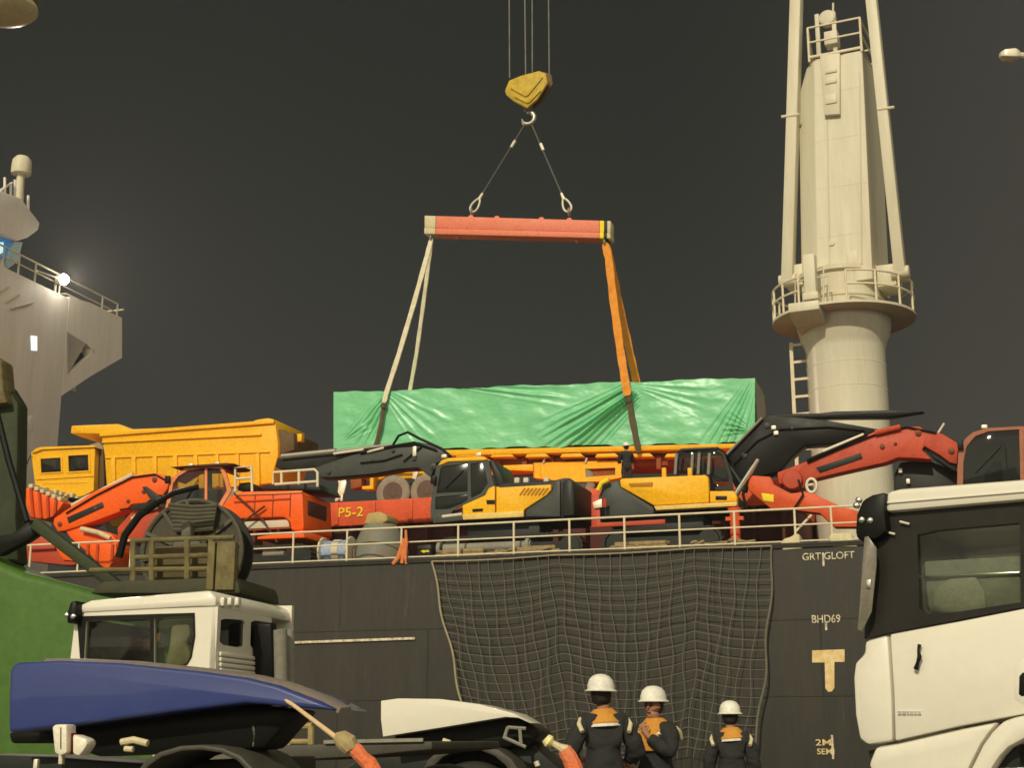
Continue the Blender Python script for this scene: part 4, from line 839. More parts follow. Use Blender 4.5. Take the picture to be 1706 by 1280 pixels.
for a_, b_ in ((34, 776), (38, 785)): A = S.p(a_, b_, HVT); g.lathe([(0, -.03), (.12, 0), (.12, .04)], (A.x, HVT, A.z), 'y', 14)
g.build('mirror', CHROME, D, split=True); bl((38, 790), (52, 758), .05, .05, 'mirror_arm', CHAR, D)
g = MB(S)
for k_ in range(9): A = S.p(60 + k_ * 9, 815 + k_ * 1.8, HVT - .1); g.box(A.x - .08, A.x + .06, HVT - .3, HVT, A.z - .08, A.z + random.uniform(.02, .2))
g.build('fender_fitting', CANVAS, D, .02, split=True)

# --- yellow truck chassis on the hatch, under the load
C_ = thing('truck_chassis', 'yellow truck chassis with dusty wheels standing on the red hatch under the load', 'truck', S, (S.p(720, 820, HVT).x, HVT + 1, HW))
for px_, py_ in ((654, 811), (711, 809), (960, 800)):
    A = S.p(px_, py_, HVT); r_ = (S.p(681, 811, HVT).x - S.p(627, 811, HVT).x) / 2 / .97; wheel(S, A.x, HVT, HW + r_, r_, .32, C_, DUSTYTYRE, mat('dark_rim', (.10, .07, .05), .5)); wheel(S, A.x, HVT + 1.9, HW + r_, r_, .32, C_, DUSTYTYRE, mat('dark_rim', (.1, .07, .05)))
slab(S, [(585, 790), (1040, 772), (1040, 782), (585, 802)], HVT + .5, HVT + .75, 'frame_rail', YELLOW, C_, .02); slab(S, [(585, 790), (1040, 772), (1040, 782), (585, 802)], HVT + 1.3, HVT + 1.55, 'frame_rail', YELLOW, C_, .02)
slab(S, [(838, 776), (888, 774), (888, 786), (838, 784)], HVT, HVT + .4, 'side_beam', YELLOW, C_, .03)
slab(S, [(889, 772), (1040, 768), (1038, 796), (1000, 803), (950, 804), (889, 797)], HVT - .05, HVT + .5, 'side_box', YELLOW, C_, .03, [[(975, 782), (1025, 780), (1025, 792), (976, 796)]])
slab(S, [(975, 780), (1026, 778), (1026, 794), (975, 797)], HVT + .1, HVT + .3, 'box_recess', RUSTY, C_)
for px_ in (890, 900): bl((px_, 772), (px_ + .5, 797), .04, .04, 'box_seam', YELLOW, C_, HVT - .05)
slab(S, [(600, 792), (616, 790), (618, 786), (622, 786), (622, 816), (603, 816), (603, 811), (616, 810), (616, 796), (600, 797)], HVT, HVT + .5, 'tank_bracket', YELLOW, C_, .02)
slab(S, [(582, 792), (602, 790), (602, 812), (584, 816)], HVT + .1, HVT + .7, 'tank', RUSTY, C_, .05)
slab(S, [(562, 797), (575, 795), (577, 806), (573, 822), (568, 830), (561, 836), (557, 836), (562, 822), (564, 808)], HVT - .2, HVT - .12, 'mud_flap', FERRULE, C_, .02)
A = S.p(572, 832, HVT); MB(S).box(A.x - .06, A.x + .05, HVT - .2, HVT - .1, A.z - .12, A.z + .14).build('mud_flap', FERRULE, C_, .02)
g = MB(S); g.tube([S.p(618, 812, HVT + .1), S.p(624, 792, HVT + .1), S.p(640, 781, HVT + .1), S.p(668, 779, HVT + .1), S.p(690, 779, HVT + .1), S.p(700, 783, HVT + .1)], .05, 8); g.build('mudguard_edge', FERRULE, C_)
slab(S, [(690, 780), (698, 779), (693, 800), (686, 798)], HVT + .1, HVT + .2, 'mudguard_stay', FERRULE, C_, .01)
g = MB(S)
for px_ in (905, 975, 1030): g.tube([S.p(px_, 772, HVT - .1), S.p(px_ + 3, 764, HVT - .1)], .04, 6)
g.build('tie_bar', FERRULE, C_, split=True)

# --- pins, hoses, lamps, mirrors and wipers on the machines
for o_ in [o for o in COL.objects if o.get('category') == 'excavator']:
    lb = o_['label']
    if 'grey boom' in lb: pins, hoses, yy = ((690, 765, .09), (722, 778, .12), (655, 752, .07), (548, 788, .08), (620, 768, .06)), (((560, 758), (610, 752), (655, 744), (700, 741), (728, 752)), ((600, 772), (640, 768), (670, 758))), 2.95
    elif 'red' in lb and 'cab above' in lb: pins, hoses, yy = ((1530, 722, .10), (1470, 745, .08), (1320, 795, .12), (1350, 832, .08), (1258, 806, .08), (1585, 752, .10), (1492, 740, .05)), (((1345, 772), (1400, 748), (1455, 726), (1510, 712), (1560, 722)), ((1300, 812), (1335, 830), (1380, 842))), 2.6
    elif 'orange' in lb: pins, hoses, yy = ((100, 874, .09), (258, 800, .10), (240, 820, .08), (214, 836, .07), (160, 848, .06)), (((110, 856), (160, 826), (220, 796), (258, 791), (280, 803)), ((200, 850), (230, 846), (262, 838), (276, 822)), ((240, 842), (262, 826), (286, 830))), 2.2
    else: pins, hoses, yy = ((1240, 760, .10), (1278, 710, .10), (1320, 715, .07)), (((1222, 775), (1262, 735), (1300, 716), (1380, 712), (1440, 718)),), 4.2
    for px_, py_, r_ in pins: q = S.p(px_, py_, yy); MB(S).lathe([(r_, .02), (r_, -.05), (r_ * .7, -.07), (r_ * .35, -.07), (r_ * .3, -.10), (0, -.10)], q, 'y', 16).build('pivot_pin', DGREY if 'grey' in lb or 'black' in lb else mat('pin_rust', (.22, .07, .03), .5, dirt=.5, scale=8), o_)
    for h_ in hoses: MB(S).tube([S.p(a, b, yy - .05) for a, b in h_], .032, 7).build('hydraulic_hose', BLACK, o_)
E0 = [o for o in COL.objects if o.get('category') == 'excavator']
for o_, spec in ((E0[0], ((722, 800, 1.5), (740, 761, 1.7), (798, 758, 1.7))), (E0[3], ((279, 800, 1.5), (318, 776, 1.6), (362, 774, 1.6))), (E0[2], ((1600, 742, 2.1), (1640, 712, 2.3)))):
    for i, (a, b, y_) in enumerate(spec):
        q = S.p(a, b, y_); MB(S).box(q.x - .09, q.x + .09, y_ - .05, y_ + .08, q.z - (.14 if i == 0 else .06), q.z + (.14 if i == 0 else .06)).build('mirror' if i == 0 else 'work_lamp', BLACK if i == 0 else FERRULE, o_, .02)
for o_, a, b, y_ in ((E0[0], (742, 815), (772, 785), 1.6), (E0[3], (300, 850), (330, 800), 1.6), (E0[2], (1625, 790), (1668, 745), 2.2)): MB(S).tube([S.p(*a, y_), S.p(*b, y_)], .018, 6).build('wiper', BLACK, o_)
# --- timber dunnage on deck behind the rail
for i, (c_, lb) in enumerate((((772, 922), 'stack of tan timber dunnage on deck behind the rail left of the heaped rope'), ((1072, 912), 'stack of tan timber dunnage on deck behind the rail below the placard'), ((905, 922), 'short stack of tan timber behind the rail below the grey counterweight'))):
    A = S.p(*c_, .75); t = thing('timber_stack', lb, 'timber', S, (A.x, .75, 0), 'stacks of timber dunnage')
    for r_ in range(3):
        for c2 in range(3 - (r_ > 1)):
            L = random.uniform(.7, 1.0) * (1 if i < 2 else .6); o_ = random.uniform(-.12, .12)
            MB(S).box(A.x - L + o_, A.x + L + o_, .45 + c2 * .2, .62 + c2 * .2, .005 + r_ * .125, .12 + r_ * .125).build('plank', mat('dunnage_timber', (.34, .25, .12), .85, dirt=.6, scale=5, dirtcol=(.14, .09, .04)), t, .01)
# --- lashing chains from the orange excavator to the deck
for lb, pts in (('dark lashing chain crossing down to the left over the orange excavator body', ((440, 845), (422, 858), (402, 874), (372, 905))), ('dark lashing chain crossing down to the right over the orange excavator body', ((391, 824), (416, 846), (440, 870), (462, 905)))):
    g = MB(S); q = [S.p(a, b, 1.45) for a, b in pts]
    g.tube(q, .035, 6)
    for a, b in zip(q, q[1:]):
        for i in range(5): c_ = a.lerp(b, i / 5); g.lathe([(0, -.05), (.055, 0), (0, .05)], c_, 'x', 6)
    tag(g.build('lashing_chain', mat('chain_brown', (.10, .035, .02), .6, dirt=.5, scale=9)), lb, 'chain', 'lashing chains on the orange excavator')

# --- small gear along the rail
t = thing('rope_drum', 'small drum of blue rope with pale flanges behind the deck rail', 'rope drum', S, (S.p(562, 930, .9).x, .9, 0))
A, B_ = S.p(540, 918, .9), S.p(584, 915, .9); zc = .52; L_ = B_.x - A.x
g = MB(S); g.lathe([(.34, 0), (.37, L_ * .2), (.35, L_ * .5), (.38, L_ * .8), (.34, L_)], (A.x, .9, zc), 'x', 24); g.build('rope_winding', BLUEROPE, t)
for x_ in (A.x - .05, B_.x): MB(S).lathe([(.48, 0), (.5, .02), (.5, .05), (.48, .07)], (x_, .9, zc), 'x', 24).build('flange', CREAM, t)
MB(S).lathe([(.40, L_ * .42), (.41, L_ * .45), (.41, L_ * .66), (.40, L_ * .68)], (A.x, .9, zc), 'x', 20).build('label_band', CREAM, t)
t = thing('ventilator', 'squat grey deck ventilator with a tan hood behind the deck rail', 'ventilator', S, (S.p(633, 930, 1.6).x, 1.6, 0))
A = S.p(633, 930, 1.6); zt_ = S.p(633, 876, 1.6).z
MB(S).lathe([(1.0, 0), (1.0, .55), (.62, zt_ - .1), (.55, zt_)], (A.x, 1.6, 0), 'z', 28).build('casing', mat('vent_grey', (.16, .18, .15), .5, dirt=.5, scale=2, dirtcol=(.30, .13, .05)), t)
slab(S, [(606, 874), (612, 856), (632, 853), (644, 858), (646, 868), (636, 874)], 1.1, 2.1, 'hood', mat('tan_paint', (.45, .33, .13), .6, dirt=.4), t, .05)
t = thing('rope_bundle', 'orange rope tails hanging over the lower deck rails beside the grey ventilator', 'rope', S, S.p(670, 915, .0))
for l_, r_ in (([(676, 884), (677, 905), (675, 925), (677, 941)], .06), ([(673, 900), (669, 915), (664, 930), (655, 941)], .09), ([(672, 898), (672, 918), (670, 940)], .08)):
    MB(S).tube([S.p(x_, y_, -.02) for x_, y_ in l_], [r_ * .7] + [r_] * (len(l_) - 2) + [r_ * .8], 8).build('rope_tail', mat('orange_rope', (.72, .22, .07), .8, dirt=.4, scale=6, bump=.6), t)
for i, (c_, lb) in enumerate((((815, 921), 'tan mooring rope heaped on deck behind the rail, left of the black excavator'), ((1140, 916), 'tan mooring rope heaped on deck behind the rail below the long yellow engine cover'))):
    A = S.p(*c_, .55); pts = []
    for k_ in range(150):
        a_ = k_ * .42; pts.append((A.x + (1.9 * math.sin(k_ * .071 + i) + .5 * math.cos(a_)), .55 + .28 * math.sin(a_), .06 + .16 * abs(math.sin(k_ * .045)) + .06 * math.sin(a_ * 1.7)))
    o = MB(S).tube(pts, .05, 7).build('mooring_rope', TANROPE); tag(o, lb, 'rope')
o = slab(S, [(695, 910), (718, 908), (718, 926), (696, 927)], .5, .95, 'deck_box', CHAR, None, .03); tag(o, 'small dark deck box with a yellow arrow mark behind the rail', 'box')
slab(S, [(700, 919), (707, 916), (707, 918), (714, 916), (715, 921), (707, 921), (707, 923)], .485, .52, 'arrow_mark', YMARK, o)

# ================================================================== PEOPLE
def skin(F, J, bones, name, m, parent, root, sub_=2):
    names = list(J); idx = {n: i for i, n in enumerate(names)}
    me = bpy.data.meshes.new('skel'); me.from_pydata([J[n][0] for n in names], [(idx[a], idx[b]) for a, b in bones], [])
    o = bpy.data.objects.new('skel', me); COL.objects.link(o)
    o.modifiers.new('s', 'SKIN').use_smooth_shade = True
    sv = me.skin_vertices[0].data
    for n in names:
        r = J[n][1]; sv[idx[n]].radius = (r, r) if not isinstance(r, tuple) else r; sv[idx[n]].use_root = n == root
    u = o.modifiers.new('u', 'SUBSURF'); u.levels = u.render_levels = sub_
    dg = bpy.context.evaluated_depsgraph_get(); nm = bpy.data.meshes.new_from_object(o.evaluated_get(dg))
    bpy.data.objects.remove(o); bpy.data.meshes.remove(me)
    if name in ('jacket', 'trousers'):
        for v in nm.vertices: v.co += v.normal * (.016 * noise.noise(v.co * 9) + .010 * noise.noise(Vector((v.co.x * 14, v.co.y * 14, v.co.z * 34))) + .01)
    nm.transform(ROOT[parent.name] @ F.M if parent else F.M); nm.materials.clear(); nm.name = name
    nm.polygons.foreach_set('use_smooth', [True] * len(nm.polygons))
    return link(name, nm, parent, m)
def hand(J, B, pre, wrist, tip, side, s, curl=.5):
    """palm, four bent fingers of unequal length and a thumb from the side of the palm"""
    w, t = Vector(wrist), Vector(tip); d = (t - w).normalized(); up = Vector((0, 0, 1)) if abs(d.z) < .8 else Vector((0, 1, 0))
    sx = d.cross(up).normalized(); nn = sx.cross(d).normalized() * -1
    J[pre + 'palm'] = (tuple(w + d * .055 * s), .030 * s); B.append((pre + 'wrist', pre + 'palm'))
    for i, (off, ln) in enumerate(((-.030, .075), (-.010, .085), (.011, .080), (.030, .062))):
        k = w + d * .095 * s + sx * off * s; a = k + (d * math.cos(curl) + nn * math.sin(curl)) * ln * .5 * s; b = a + (d * math.cos(2 * curl) + nn * math.sin(2 * curl)) * ln * .5 * s
        for q, n_, r in ((k, 'k', .0105), (a, 'a', .0095), (b, 'b', .008)): J[f'{pre}f{i}{n_}'] = (tuple(q), r * s)
        B += [(pre + 'palm', f'{pre}f{i}k'), (f'{pre}f{i}k', f'{pre}f{i}a'), (f'{pre}f{i}a', f'{pre}f{i}b')]
    a = w + d * .045 * s + sx * -.042 * side * s + nn * .012 * s; b = a + (d * .8 + nn * .5 - sx * .3 * side).normalized() * .038 * s
    J[pre + 'ta'] = (tuple(a), .011 * s); J[pre + 'tb'] = (tuple(b), .0095 * s); B += [(pre + 'palm', pre + 'ta'), (pre + 'ta', pre + 'tb')]
def person(px, py, Y, yaw, label, arms, s, lean=0, headturn=(0, 0), vest=True, top_px=None):
    base = at(px, py, Y); F = Frame((base.x, Y, 0), yaw)
    P_ = thing('person', label, 'person', F)
    V = lambda x, y, z: (x * s, y * s + lean * max(0, z - .95), z * s)
    hx, hy = headturn
    J = {'pelvis': (V(0, 0, .95), .13 * s), 'waist': (V(0, 0, 1.08), .12 * s), 'chest': (V(0, 0, 1.28), .145 * s), 'neckbase': (V(0, -.01, 1.45), .07 * s), 'neck': (V(0, .0, 1.52), .055 * s),
         'jaw': (V(hx * .5, .025 + hy * .5, 1.575), .068 * s), 'head': (V(hx, .02 + hy, 1.645), .088 * s), 'crown': (V(hx, .01 + hy, 1.725), .062 * s),
         'nose': (V(hx, .118 + hy, 1.628), .013 * s), 'nosebridge': (V(hx, .09 + hy, 1.655), .016 * s), 'chin': (V(hx * .6, .085 + hy, 1.565), .026 * s), 'lip': (V(hx * .7, .098 + hy, 1.593), .016 * s)}
    B = [('pelvis', 'waist'), ('waist', 'chest'), ('chest', 'neckbase'), ('neckbase', 'neck'), ('neck', 'jaw'), ('jaw', 'head'), ('head', 'crown'), ('head', 'nosebridge'), ('nosebridge', 'nose'), ('jaw', 'chin'), ('jaw', 'lip')]
    for sd, n in ((-1, 'L'), (1, 'R')):
        J[n + 'ear'] = (V(hx + sd * .092, .01 + hy, 1.64), .018 * s); B.append(('head', n + 'ear'))
        J[n + 'sh'] = (V(sd * .175, -.01, 1.41), .062 * s); J[n + 'el'] = (V(*arms[n][0]), .043 * s); J[n + 'wrist'] = (V(*arms[n][1]), .029 * s)
        B += [('chest', n + 'sh'), (n + 'sh', n + 'el'), (n + 'el', n + 'wrist')]
        hand(J, B, n, V(*arms[n][1]), V(*arms[n][2]), sd, s, arms[n][3])
        J[n + 'hip'] = (V(sd * .10, 0, .86), .095 * s); J[n + 'kn'] = (V(sd * .12, .02, .49), .06 * s); J[n + 'an'] = (V(sd * .13, -.02, .09), .043 * s); J[n + 'toe'] = (V(sd * .15, .13, .035), .034 * s)
        B += [('pelvis', n + 'hip'), (n + 'hip', n + 'kn'), (n + 'kn', n + 'an'), (n + 'an', n + 'toe')]
    skin(F, J, B, 'body', SKIN, P_, 'pelvis')
    # clothing grown round the same skeleton
    g = 1.0
    JJ = {k: (J[k][0], r * s) for k, r in (('pelvis', .175), ('waist', .185), ('chest', .19), ('neckbase', .095))}
    BB = [('pelvis', 'waist'), ('waist', 'chest'), ('chest', 'neckbase'), ('pelvis', 'hem')]
    JJ['hem'] = (V(0, -.01, .80), .155 * s)
    for sd, n in ((-1, 'L'), (1, 'R')):
        w = Vector(J[n + 'wrist'][0]); e = Vector(J[n + 'el'][0]); JJ[n + 'sh'] = (J[n + 'sh'][0], .095 * s); JJ[n + 'el'] = (tuple(e), .082 * s); JJ[n + 'cuff'] = (tuple(w.lerp(e, .12)), .050 * s)
        JJ[n + 'ua'] = (tuple(Vector(J[n + 'sh'][0]).lerp(e, .5) + Vector((.01 * sd, 0, 0))), .092 * s)
        for nm_, x_, z_, r_ in (('lat', .12, 1.27, .15), ('side', .105, 1.06, .155), ('hemside', .11, .84, .15)): JJ[n + nm_] = (V(sd * x_, -.01, z_), r_ * s)
        BB += [('chest', n + 'lat'), ('waist', n + 'side'), ('pelvis', n + 'hemside')]
        BB += [('chest', n + 'sh'), (n + 'sh', n + 'ua'), (n + 'ua', n + 'el'), (n + 'el', n + 'cuff')]
    skin(F, JJ, BB, 'jacket', NAVY, P_, 'pelvis', 3)
    JT = {'pelvis': (J['pelvis'][0], .15 * s), 'belt': (V(0, 0, 1.02), .13 * s)}; BT = [('pelvis', 'belt')]
    for n in 'LR':
        for k, r in (('hip', .115), ('kn', .085), ('an', .07)): JT[n + k] = (J[n + k][0], r * s)
        BT += [('pelvis', n + 'hip'), (n + 'hip', n + 'kn'), (n + 'kn', n + 'an')]
    skin(F, JT, BT, 'trousers', TROUS, P_, 'pelvis')
    for n in 'LR': skin(F, {'a': (tuple(Vector(J[n + 'an'][0]) + Vector((0, 0, .06))), .062 * s), 'b': (tuple(Vector(J[n + 'an'][0]) + Vector((0, 0, -.03 * s))), .058 * s), 'c': (J[n + 'toe'][0], .046 * s)}, [('a', 'b'), ('b', 'c')], 'boot', BLACK, P_, 'a')
    c = Vector(J['head'][0]) + Vector((0, -.012, .060 * s))
    def ell(prof, sx_, sy_, tilt=0.0):
        m_ = MB(F); m_.lathe(prof, (0, 0, 0), 'z', 32); m_.v = [(c.x + v[0] * sx_, c.y + v[1] * sy_, c.z + v[2] + tilt * v[0]) for v in m_.v]; return m_
    tl = headturn[0] * 1.2
    hm = ell([(.128 * s, .0), (.138 * s, .004), (.136 * s, .05 * s), (.118 * s, .10 * s), (.085 * s, .135 * s), (.04 * s, .152 * s), (0, .156 * s)], .95, 1.12, tl).build('helmet', HATW, P_)
    ell([(.150 * s, -.004), (.168 * s, -.012), (.170 * s, -.006), (.138 * s, .012)], .92, 1.10, tl).build('brim', HATW, hm)
    rg = MB(F)
    rg.prism([(-.022 * s, .0), (.022 * s, .0), (.014 * s, .018 * s), (-.014 * s, .018 * s)], -.11 * s, .10 * s); rg.v = [(c.x + v[0], c.y + v[1], c.z + v[2] + .156 * s - (v[1] / (.15 * s)) ** 2 * .055 * s - .004 + tl * v[0]) for v in rg.v]
    rg.build('helmet_ridge', HATW, hm, .004)
    hr = ell([(.105 * s, .01), (.108 * s, -.03 * s), (.098 * s, -.10 * s), (.07 * s, -.13 * s)], .93, 1.0); hr.v = [(x, min(y, c.y + .01) - .006, z) for x, y, z in hr.v]; hr.build('hair', HAIR, P_)
    for sd in (-1, 1):
        e = Vector(J['head'][0]) + Vector((sd * .034 * s, .083 * s, .012 * s)); MB(F).lathe([(0, -.012 * s), (.012 * s, -.006 * s), (.015 * s, .0), (0, .012 * s)], e + Vector((0, .004, 0)), 'z', 10).build('eye', BLACK, P_)
        MB(F).tube([e + Vector((-.018 * s, .004, .022 * s)), e + Vector((.018 * s, .004, .024 * s))], .006 * s, 6).build('eyebrow', HAIR, P_)
    mo = Vector(J['lip'][0]) + Vector((0, .012 * s, -.004 * s)); MB(F).tube([mo + Vector((-.026 * s, -.008, .0)), mo, mo + Vector((.026 * s, -.008, .0))], .006 * s, 6).build('mouth', mat('lip_red', (.22, .07, .05), .5), P_)
    if vest:
        cv = Vector(J['neckbase'][0])
        def cape(prof, nm, mm, sx_=.98, sy_=.92):
            m_ = MB(F); m_.lathe(prof, (0, 0, 0), 'z', 36); m_.v = [(cv.x + v[0] * sx_ * (1 + .06 * math.sin(9 * math.atan2(v[1], v[0] + 1e-6))), cv.y + v[1] * sy_, cv.z + v[2] + .012 * math.sin(5 * v[0] / s)) for v in m_.v]; return m_.build(nm, mm, P_)
        cape([(.070 * s, .07 * s), (.085 * s, .085 * s), (.105 * s, .07 * s), (.135 * s, .035 * s), (.17 * s, -.005 * s), (.195 * s, -.04 * s), (.19 * s, -.055 * s)], 'vest', HIVIS)
        cape([(.190 * s, -.050 * s), (.203 * s, -.078 * s), (.19 * s, -.08 * s)], 'reflective_strip', REFLECT)
        for sd in (-1, 1):
            g_ = MB(F); a = Vector(J['neckbase'][0])
            g_.tube([a + Vector((sd * .17 * s, .03, .0 * s)), a + Vector((sd * .225 * s, -.03, -.015 * s)), a + Vector((sd * .245 * s, -.08, -.06 * s)), a + Vector((sd * .22 * s, -.14, -.13 * s))], .022 * s, 8); g_.build('harness_strap', CANVAS, P_)
    return P_, F, J
akimbo = {'L': [(-.33, -.02, 1.13), (-.24, .22, 1.05), (-.15, .28, 1.07), .6], 'R': [(.33, -.02, 1.13), (.24, .22, 1.05), (.15, .28, 1.07), .6]}
down = {'L': [(-.27, -.04, 1.13), (-.29, .06, .88), (-.29, .09, .80), .5], 'R': [(.27, -.04, 1.13), (.29, .06, .88), (.29, .09, .80), .5]}
raised = {'L': [(-.25, .10, 1.16), (-.06, .25, 1.36), (-.02, .27, 1.45), .9], 'R': [(.28, .02, 1.14), (.16, .30, 1.08), (.08, .36, 1.10), .8]}
person(1006, 1240, 14.5, 4, 'nearest worker seen from behind with elbows out, dark jacket and orange shoulder vest', akimbo, 1.032, headturn=(-.02, -.01))
p2, F2, J2 = person(1092, 1240, 15.2, 140, 'worker in white helmet facing left with one hand raised to his chin', raised, .985, headturn=(0, .01))
person(1218, 1240, 17.0, -6, 'worker at right seen from behind in dark jacket with orange shoulder vest', down, .933, headturn=(0, 0))
# orange scarf hanging on the chest of the man facing left
cst = Vector(J2['chest'][0]); g = MB(F2)
g.loft([[cst + Vector((x * .985, y, z)) for x, y in ((-w, d - .03), (-w * .5, d + .02), (0, d + .035), (w * .5, d + .02), (w, d - .03), (0, d - .06))] for z, w, d in ((.20, .07, .10), (.12, .12, .155), (.0, .15, .175), (-.08, .14, .17))])
g.build('scarf', HIVIS, p2)
gl = Vector(J2['Rwrist'][0]); g = MB(F2); g.lathe([(.03, -.05), (.05, -.04), (.055, .05), (.045, .06)], gl, 'x', 14); g.build('cuff', REDGLOVE, p2); g = MB(F2); g.lathe([(.057, -.015), (.06, .0), (.06, .03), (.056, .035)], gl, 'x', 14); g.build('cuff_band', REFLECT, p2)
# the man on the hatch by the tail of the strap
akimbo2 = {'L': [(-.28, .12, 1.12), (-.16, .33, 1.12), (-.1, .40, 1.14), .6], 'R': [(.28, .12, 1.12), (.16, .33, 1.18), (.1, .40, 1.2), .6]}
fb = S.p(1044, 832, 7.5)
def person_at(w, yaw, label, arms, s):
    global at
    keep = at; at = lambda px, py, Y: Vector((w.x, w.y, w.z)); 
    r = person_raw(w, yaw, label, arms, s); at = keep; return r
def person_raw(w, yaw, label, arms, s):
    P_, F, J = person(0, 0, w.y, yaw, label, arms, s, vest=False)
    P_.location.z = w.z; return P_
wq = S.w((fb.x, 7.6, HW))
person_at(wq, 10, 'worker in grey overalls standing on the hatch by the tail of the orange strap', akimbo2, .97)

# ================================================================== CARGO NET on the ship's side
A0, A1 = S.p(720, 936, -.1), S.p(1288, 908, -.1); B0, B1 = S.p(800, 1262, -.45), S.p(1247, 1262, -.45)
NX, NY = 28, 22
def netp(s_, t_):
    top = A0.lerp(A1, s_); bot = B0.lerp(B1, s_); q = top.lerp(bot, t_)
    scal = abs(math.sin(math.pi * s_ * 2.45 + .25)); q.z -= .34 * scal * (.35 + .65 * math.sin(math.pi * min(1, t_ * .9 + .05))) * (1 if t_ > 0 else .3)
    q.y += -.03 - .12 * math.sin(math.pi * t_ * .5) * (.6 + .4 * math.sin(s_ * 15.4)) 
    q.x += .10 * math.sin(s_ * 23 + t_ * 5) * t_ + .05 * math.sin(s_ * 61 + t_ * 17) - .10 * math.sin(math.pi * t_) * (1 - s_) + .12 * math.sin(math.pi * t_) * s_
    return q
net = thing('cargo_net', 'sagging square mesh cargo net hung from the deck edge down the dark hull', 'net', S, (A0 + A1) / 2)
g = MB(S)
for i in range(1, NX): g.tube([netp(i / NX, j / 40) for j in range(41)], .0115, 4)
for j in range(1, NY): g.tube([netp(i / 70, j / NY) for i in range(71)], .0130, 4)
tag(g.build('netting', NETM, net), kind='stuff')
NETE = mat('net_edge_rope', (.36, .30, .19), .9, dirt=.4, scale=5)
for nm, q in (('edge_rope', [netp(0, j / 40) for j in range(41)]), ('edge_rope', [netp(1, j / 40) for j in range(41)]), ('head_rope', [netp(i / 70, 0) for i in range(71)])): MB(S).tube(q, .033 if nm == 'edge_rope' else .025, 6).build(nm, NETE if q[0].x < A1.x - 1 or nm == 'head_rope' else NETM, net)

# ================================================================== QUAYSIDE: trucks in the foreground
# --- white truck at the right edge
T = Frame(at(1480, 1240, 10.0) * 1.0, -30); T = Frame((T.o.x, T.o.y, 0), -30)
K = thing('truck', 'large cream white truck cab at right with black sun visor and dark side window', 'truck', T, (.4, 1.1, 0))
TX = lambda px, py, y=0: T.p(px, py, y)
slab(T, [(1440, 1069), (1479.5, 1058.5), (1486, 1160), (1488, 1236), (1446, 1243), (1431, 1233), (1424, 1192), (1421, 1130), (1424, 1105), (1440, 1090)], .0, .35, 'corner_panel', TRUCKW, K, .03)
slab(T, [(1482.5, 1058), (1600, 1036), (1706, 1015), (1860, 984), (1860, 1160), (1706, 1191), (1600, 1211), (1491, 1236), (1489, 1160)], .0, .10, 'door', TRUCKW, K, .015, label=None)
arch = [(1640, 1320), (1646, 1298), (1654, 1280), (1666, 1262), (1680, 1247), (1706, 1233), (1740, 1226), (1775, 1230), (1806, 1246), (1830, 1275), (1840, 1320)]
fend = [(1606, 1320), (1618, 1280), (1637, 1242), (1652, 1221), (1670, 1203), (1690, 1196.5), (1740, 1186), (1800, 1176), (1860, 1166), (1860, 1330)]
slab(T, [(1458, 1246), (1491, 1241), (1600, 1216), (1664, 1203.5), (1648, 1222), (1634, 1242), (1615, 1280), (1602, 1322), (1470, 1322), (1446, 1276)], .02, .3, 'lower_panel', TRUCKW, K, .03)
slab(T, fend[:9] + [(1862, 1330), (1842, 1330)] + arch[::-1], -.05, .35, 'fender', TRUCKW, K, .03)
slab(T, [(1444, 1252), (1490, 1246), (1600, 1218), (1700, 1198), (1700, 1320), (1470, 1320)], .12, .5, 'inner_panel', CHAR, K)
c = TX(1745, 1345, .1); wheel(T, c.x, .1, .53, .53, .32, K, RUBBER, STEEL); wheel(T, c.x, 1.9, .53, .53, .32, K)
# greenhouse: frame with a real window opening, glass, interior
top_ = [(1446, 895), (1462, 872), (1475, 850), (1706, 836), (1860, 826), (1860, 982), (1706, 1012.5), (1600, 1033), (1480, 1055.5), (1440, 1066), (1444, 980)]
win = [(1528, 892), (1560, 884), (1699, 872), (1702, 1004), (1600, 1020), (1548, 1026), (1532, 1015)]; win2 = [(1722, 870), (1840, 862), (1840, 975), (1722, 999)]
slab(T, top_, .03, .12, 'side_frame', mat('window_band_black', (.014, .013, .010), .3, dirt=.4, scale=3, dirtcol=(.03, .027, .02), spec=.25), K, 0, [win, win2])
slab(T, sub(win, (1620, 950), 1.02), .05, .06, 'side_window', CLEAR, K); slab(T, sub(win2, (1780, 930), 1.02), .05, .06, 'side_window', CABGLASS, K)
g = MB(T); x0_, x1_ = TX(1445, 1060).x, TX(1860, 1000).x; zf, zr = TX(1480, 1056).z, TX(1480, 835).z
g.box(x0_ + .1, x1_, 2.2, 2.3, .9, zf + .05); g.box(x0_ + .1, x1_, .12, 2.2, .95, 1.1); g.box(x1_ - .1, x1_, .1, 2.3, 1.0, zr + .1); g.box(x0_ + .1, x1_, 2.2, 2.3, zr - .15, zr); g.box(x0_ + 1.15, x0_ + 1.25, 2.2, 2.3, zf, zr)
g.box(x0_ + .03, x0_ + .12, .2, 2.2, .8, zf - .1)
g.build('cab_shell', TRUCKW, K)
slab(T, [(1538, 936), (1700, 926), (1702, 1030), (1560, 1040), (1545, 1010)], .16, .20, 'bunk_curtain', CURTAIN, K, .03)
slab(T, [(1538, 960), (1700, 952), (1700, 957), (1538, 965)], .125, .15, 'curtain_rail', CHROME, K, .01)
slab(T, [(1552, 1035), (1556, 985), (1580, 965), (1625, 962), (1640, 985), (1645, 1030)], .125, .155, 'headrest_cover', mat('pale_grey_cloth', (.66, .62, .58), .9, dirt=.4, scale=5), K, .06)
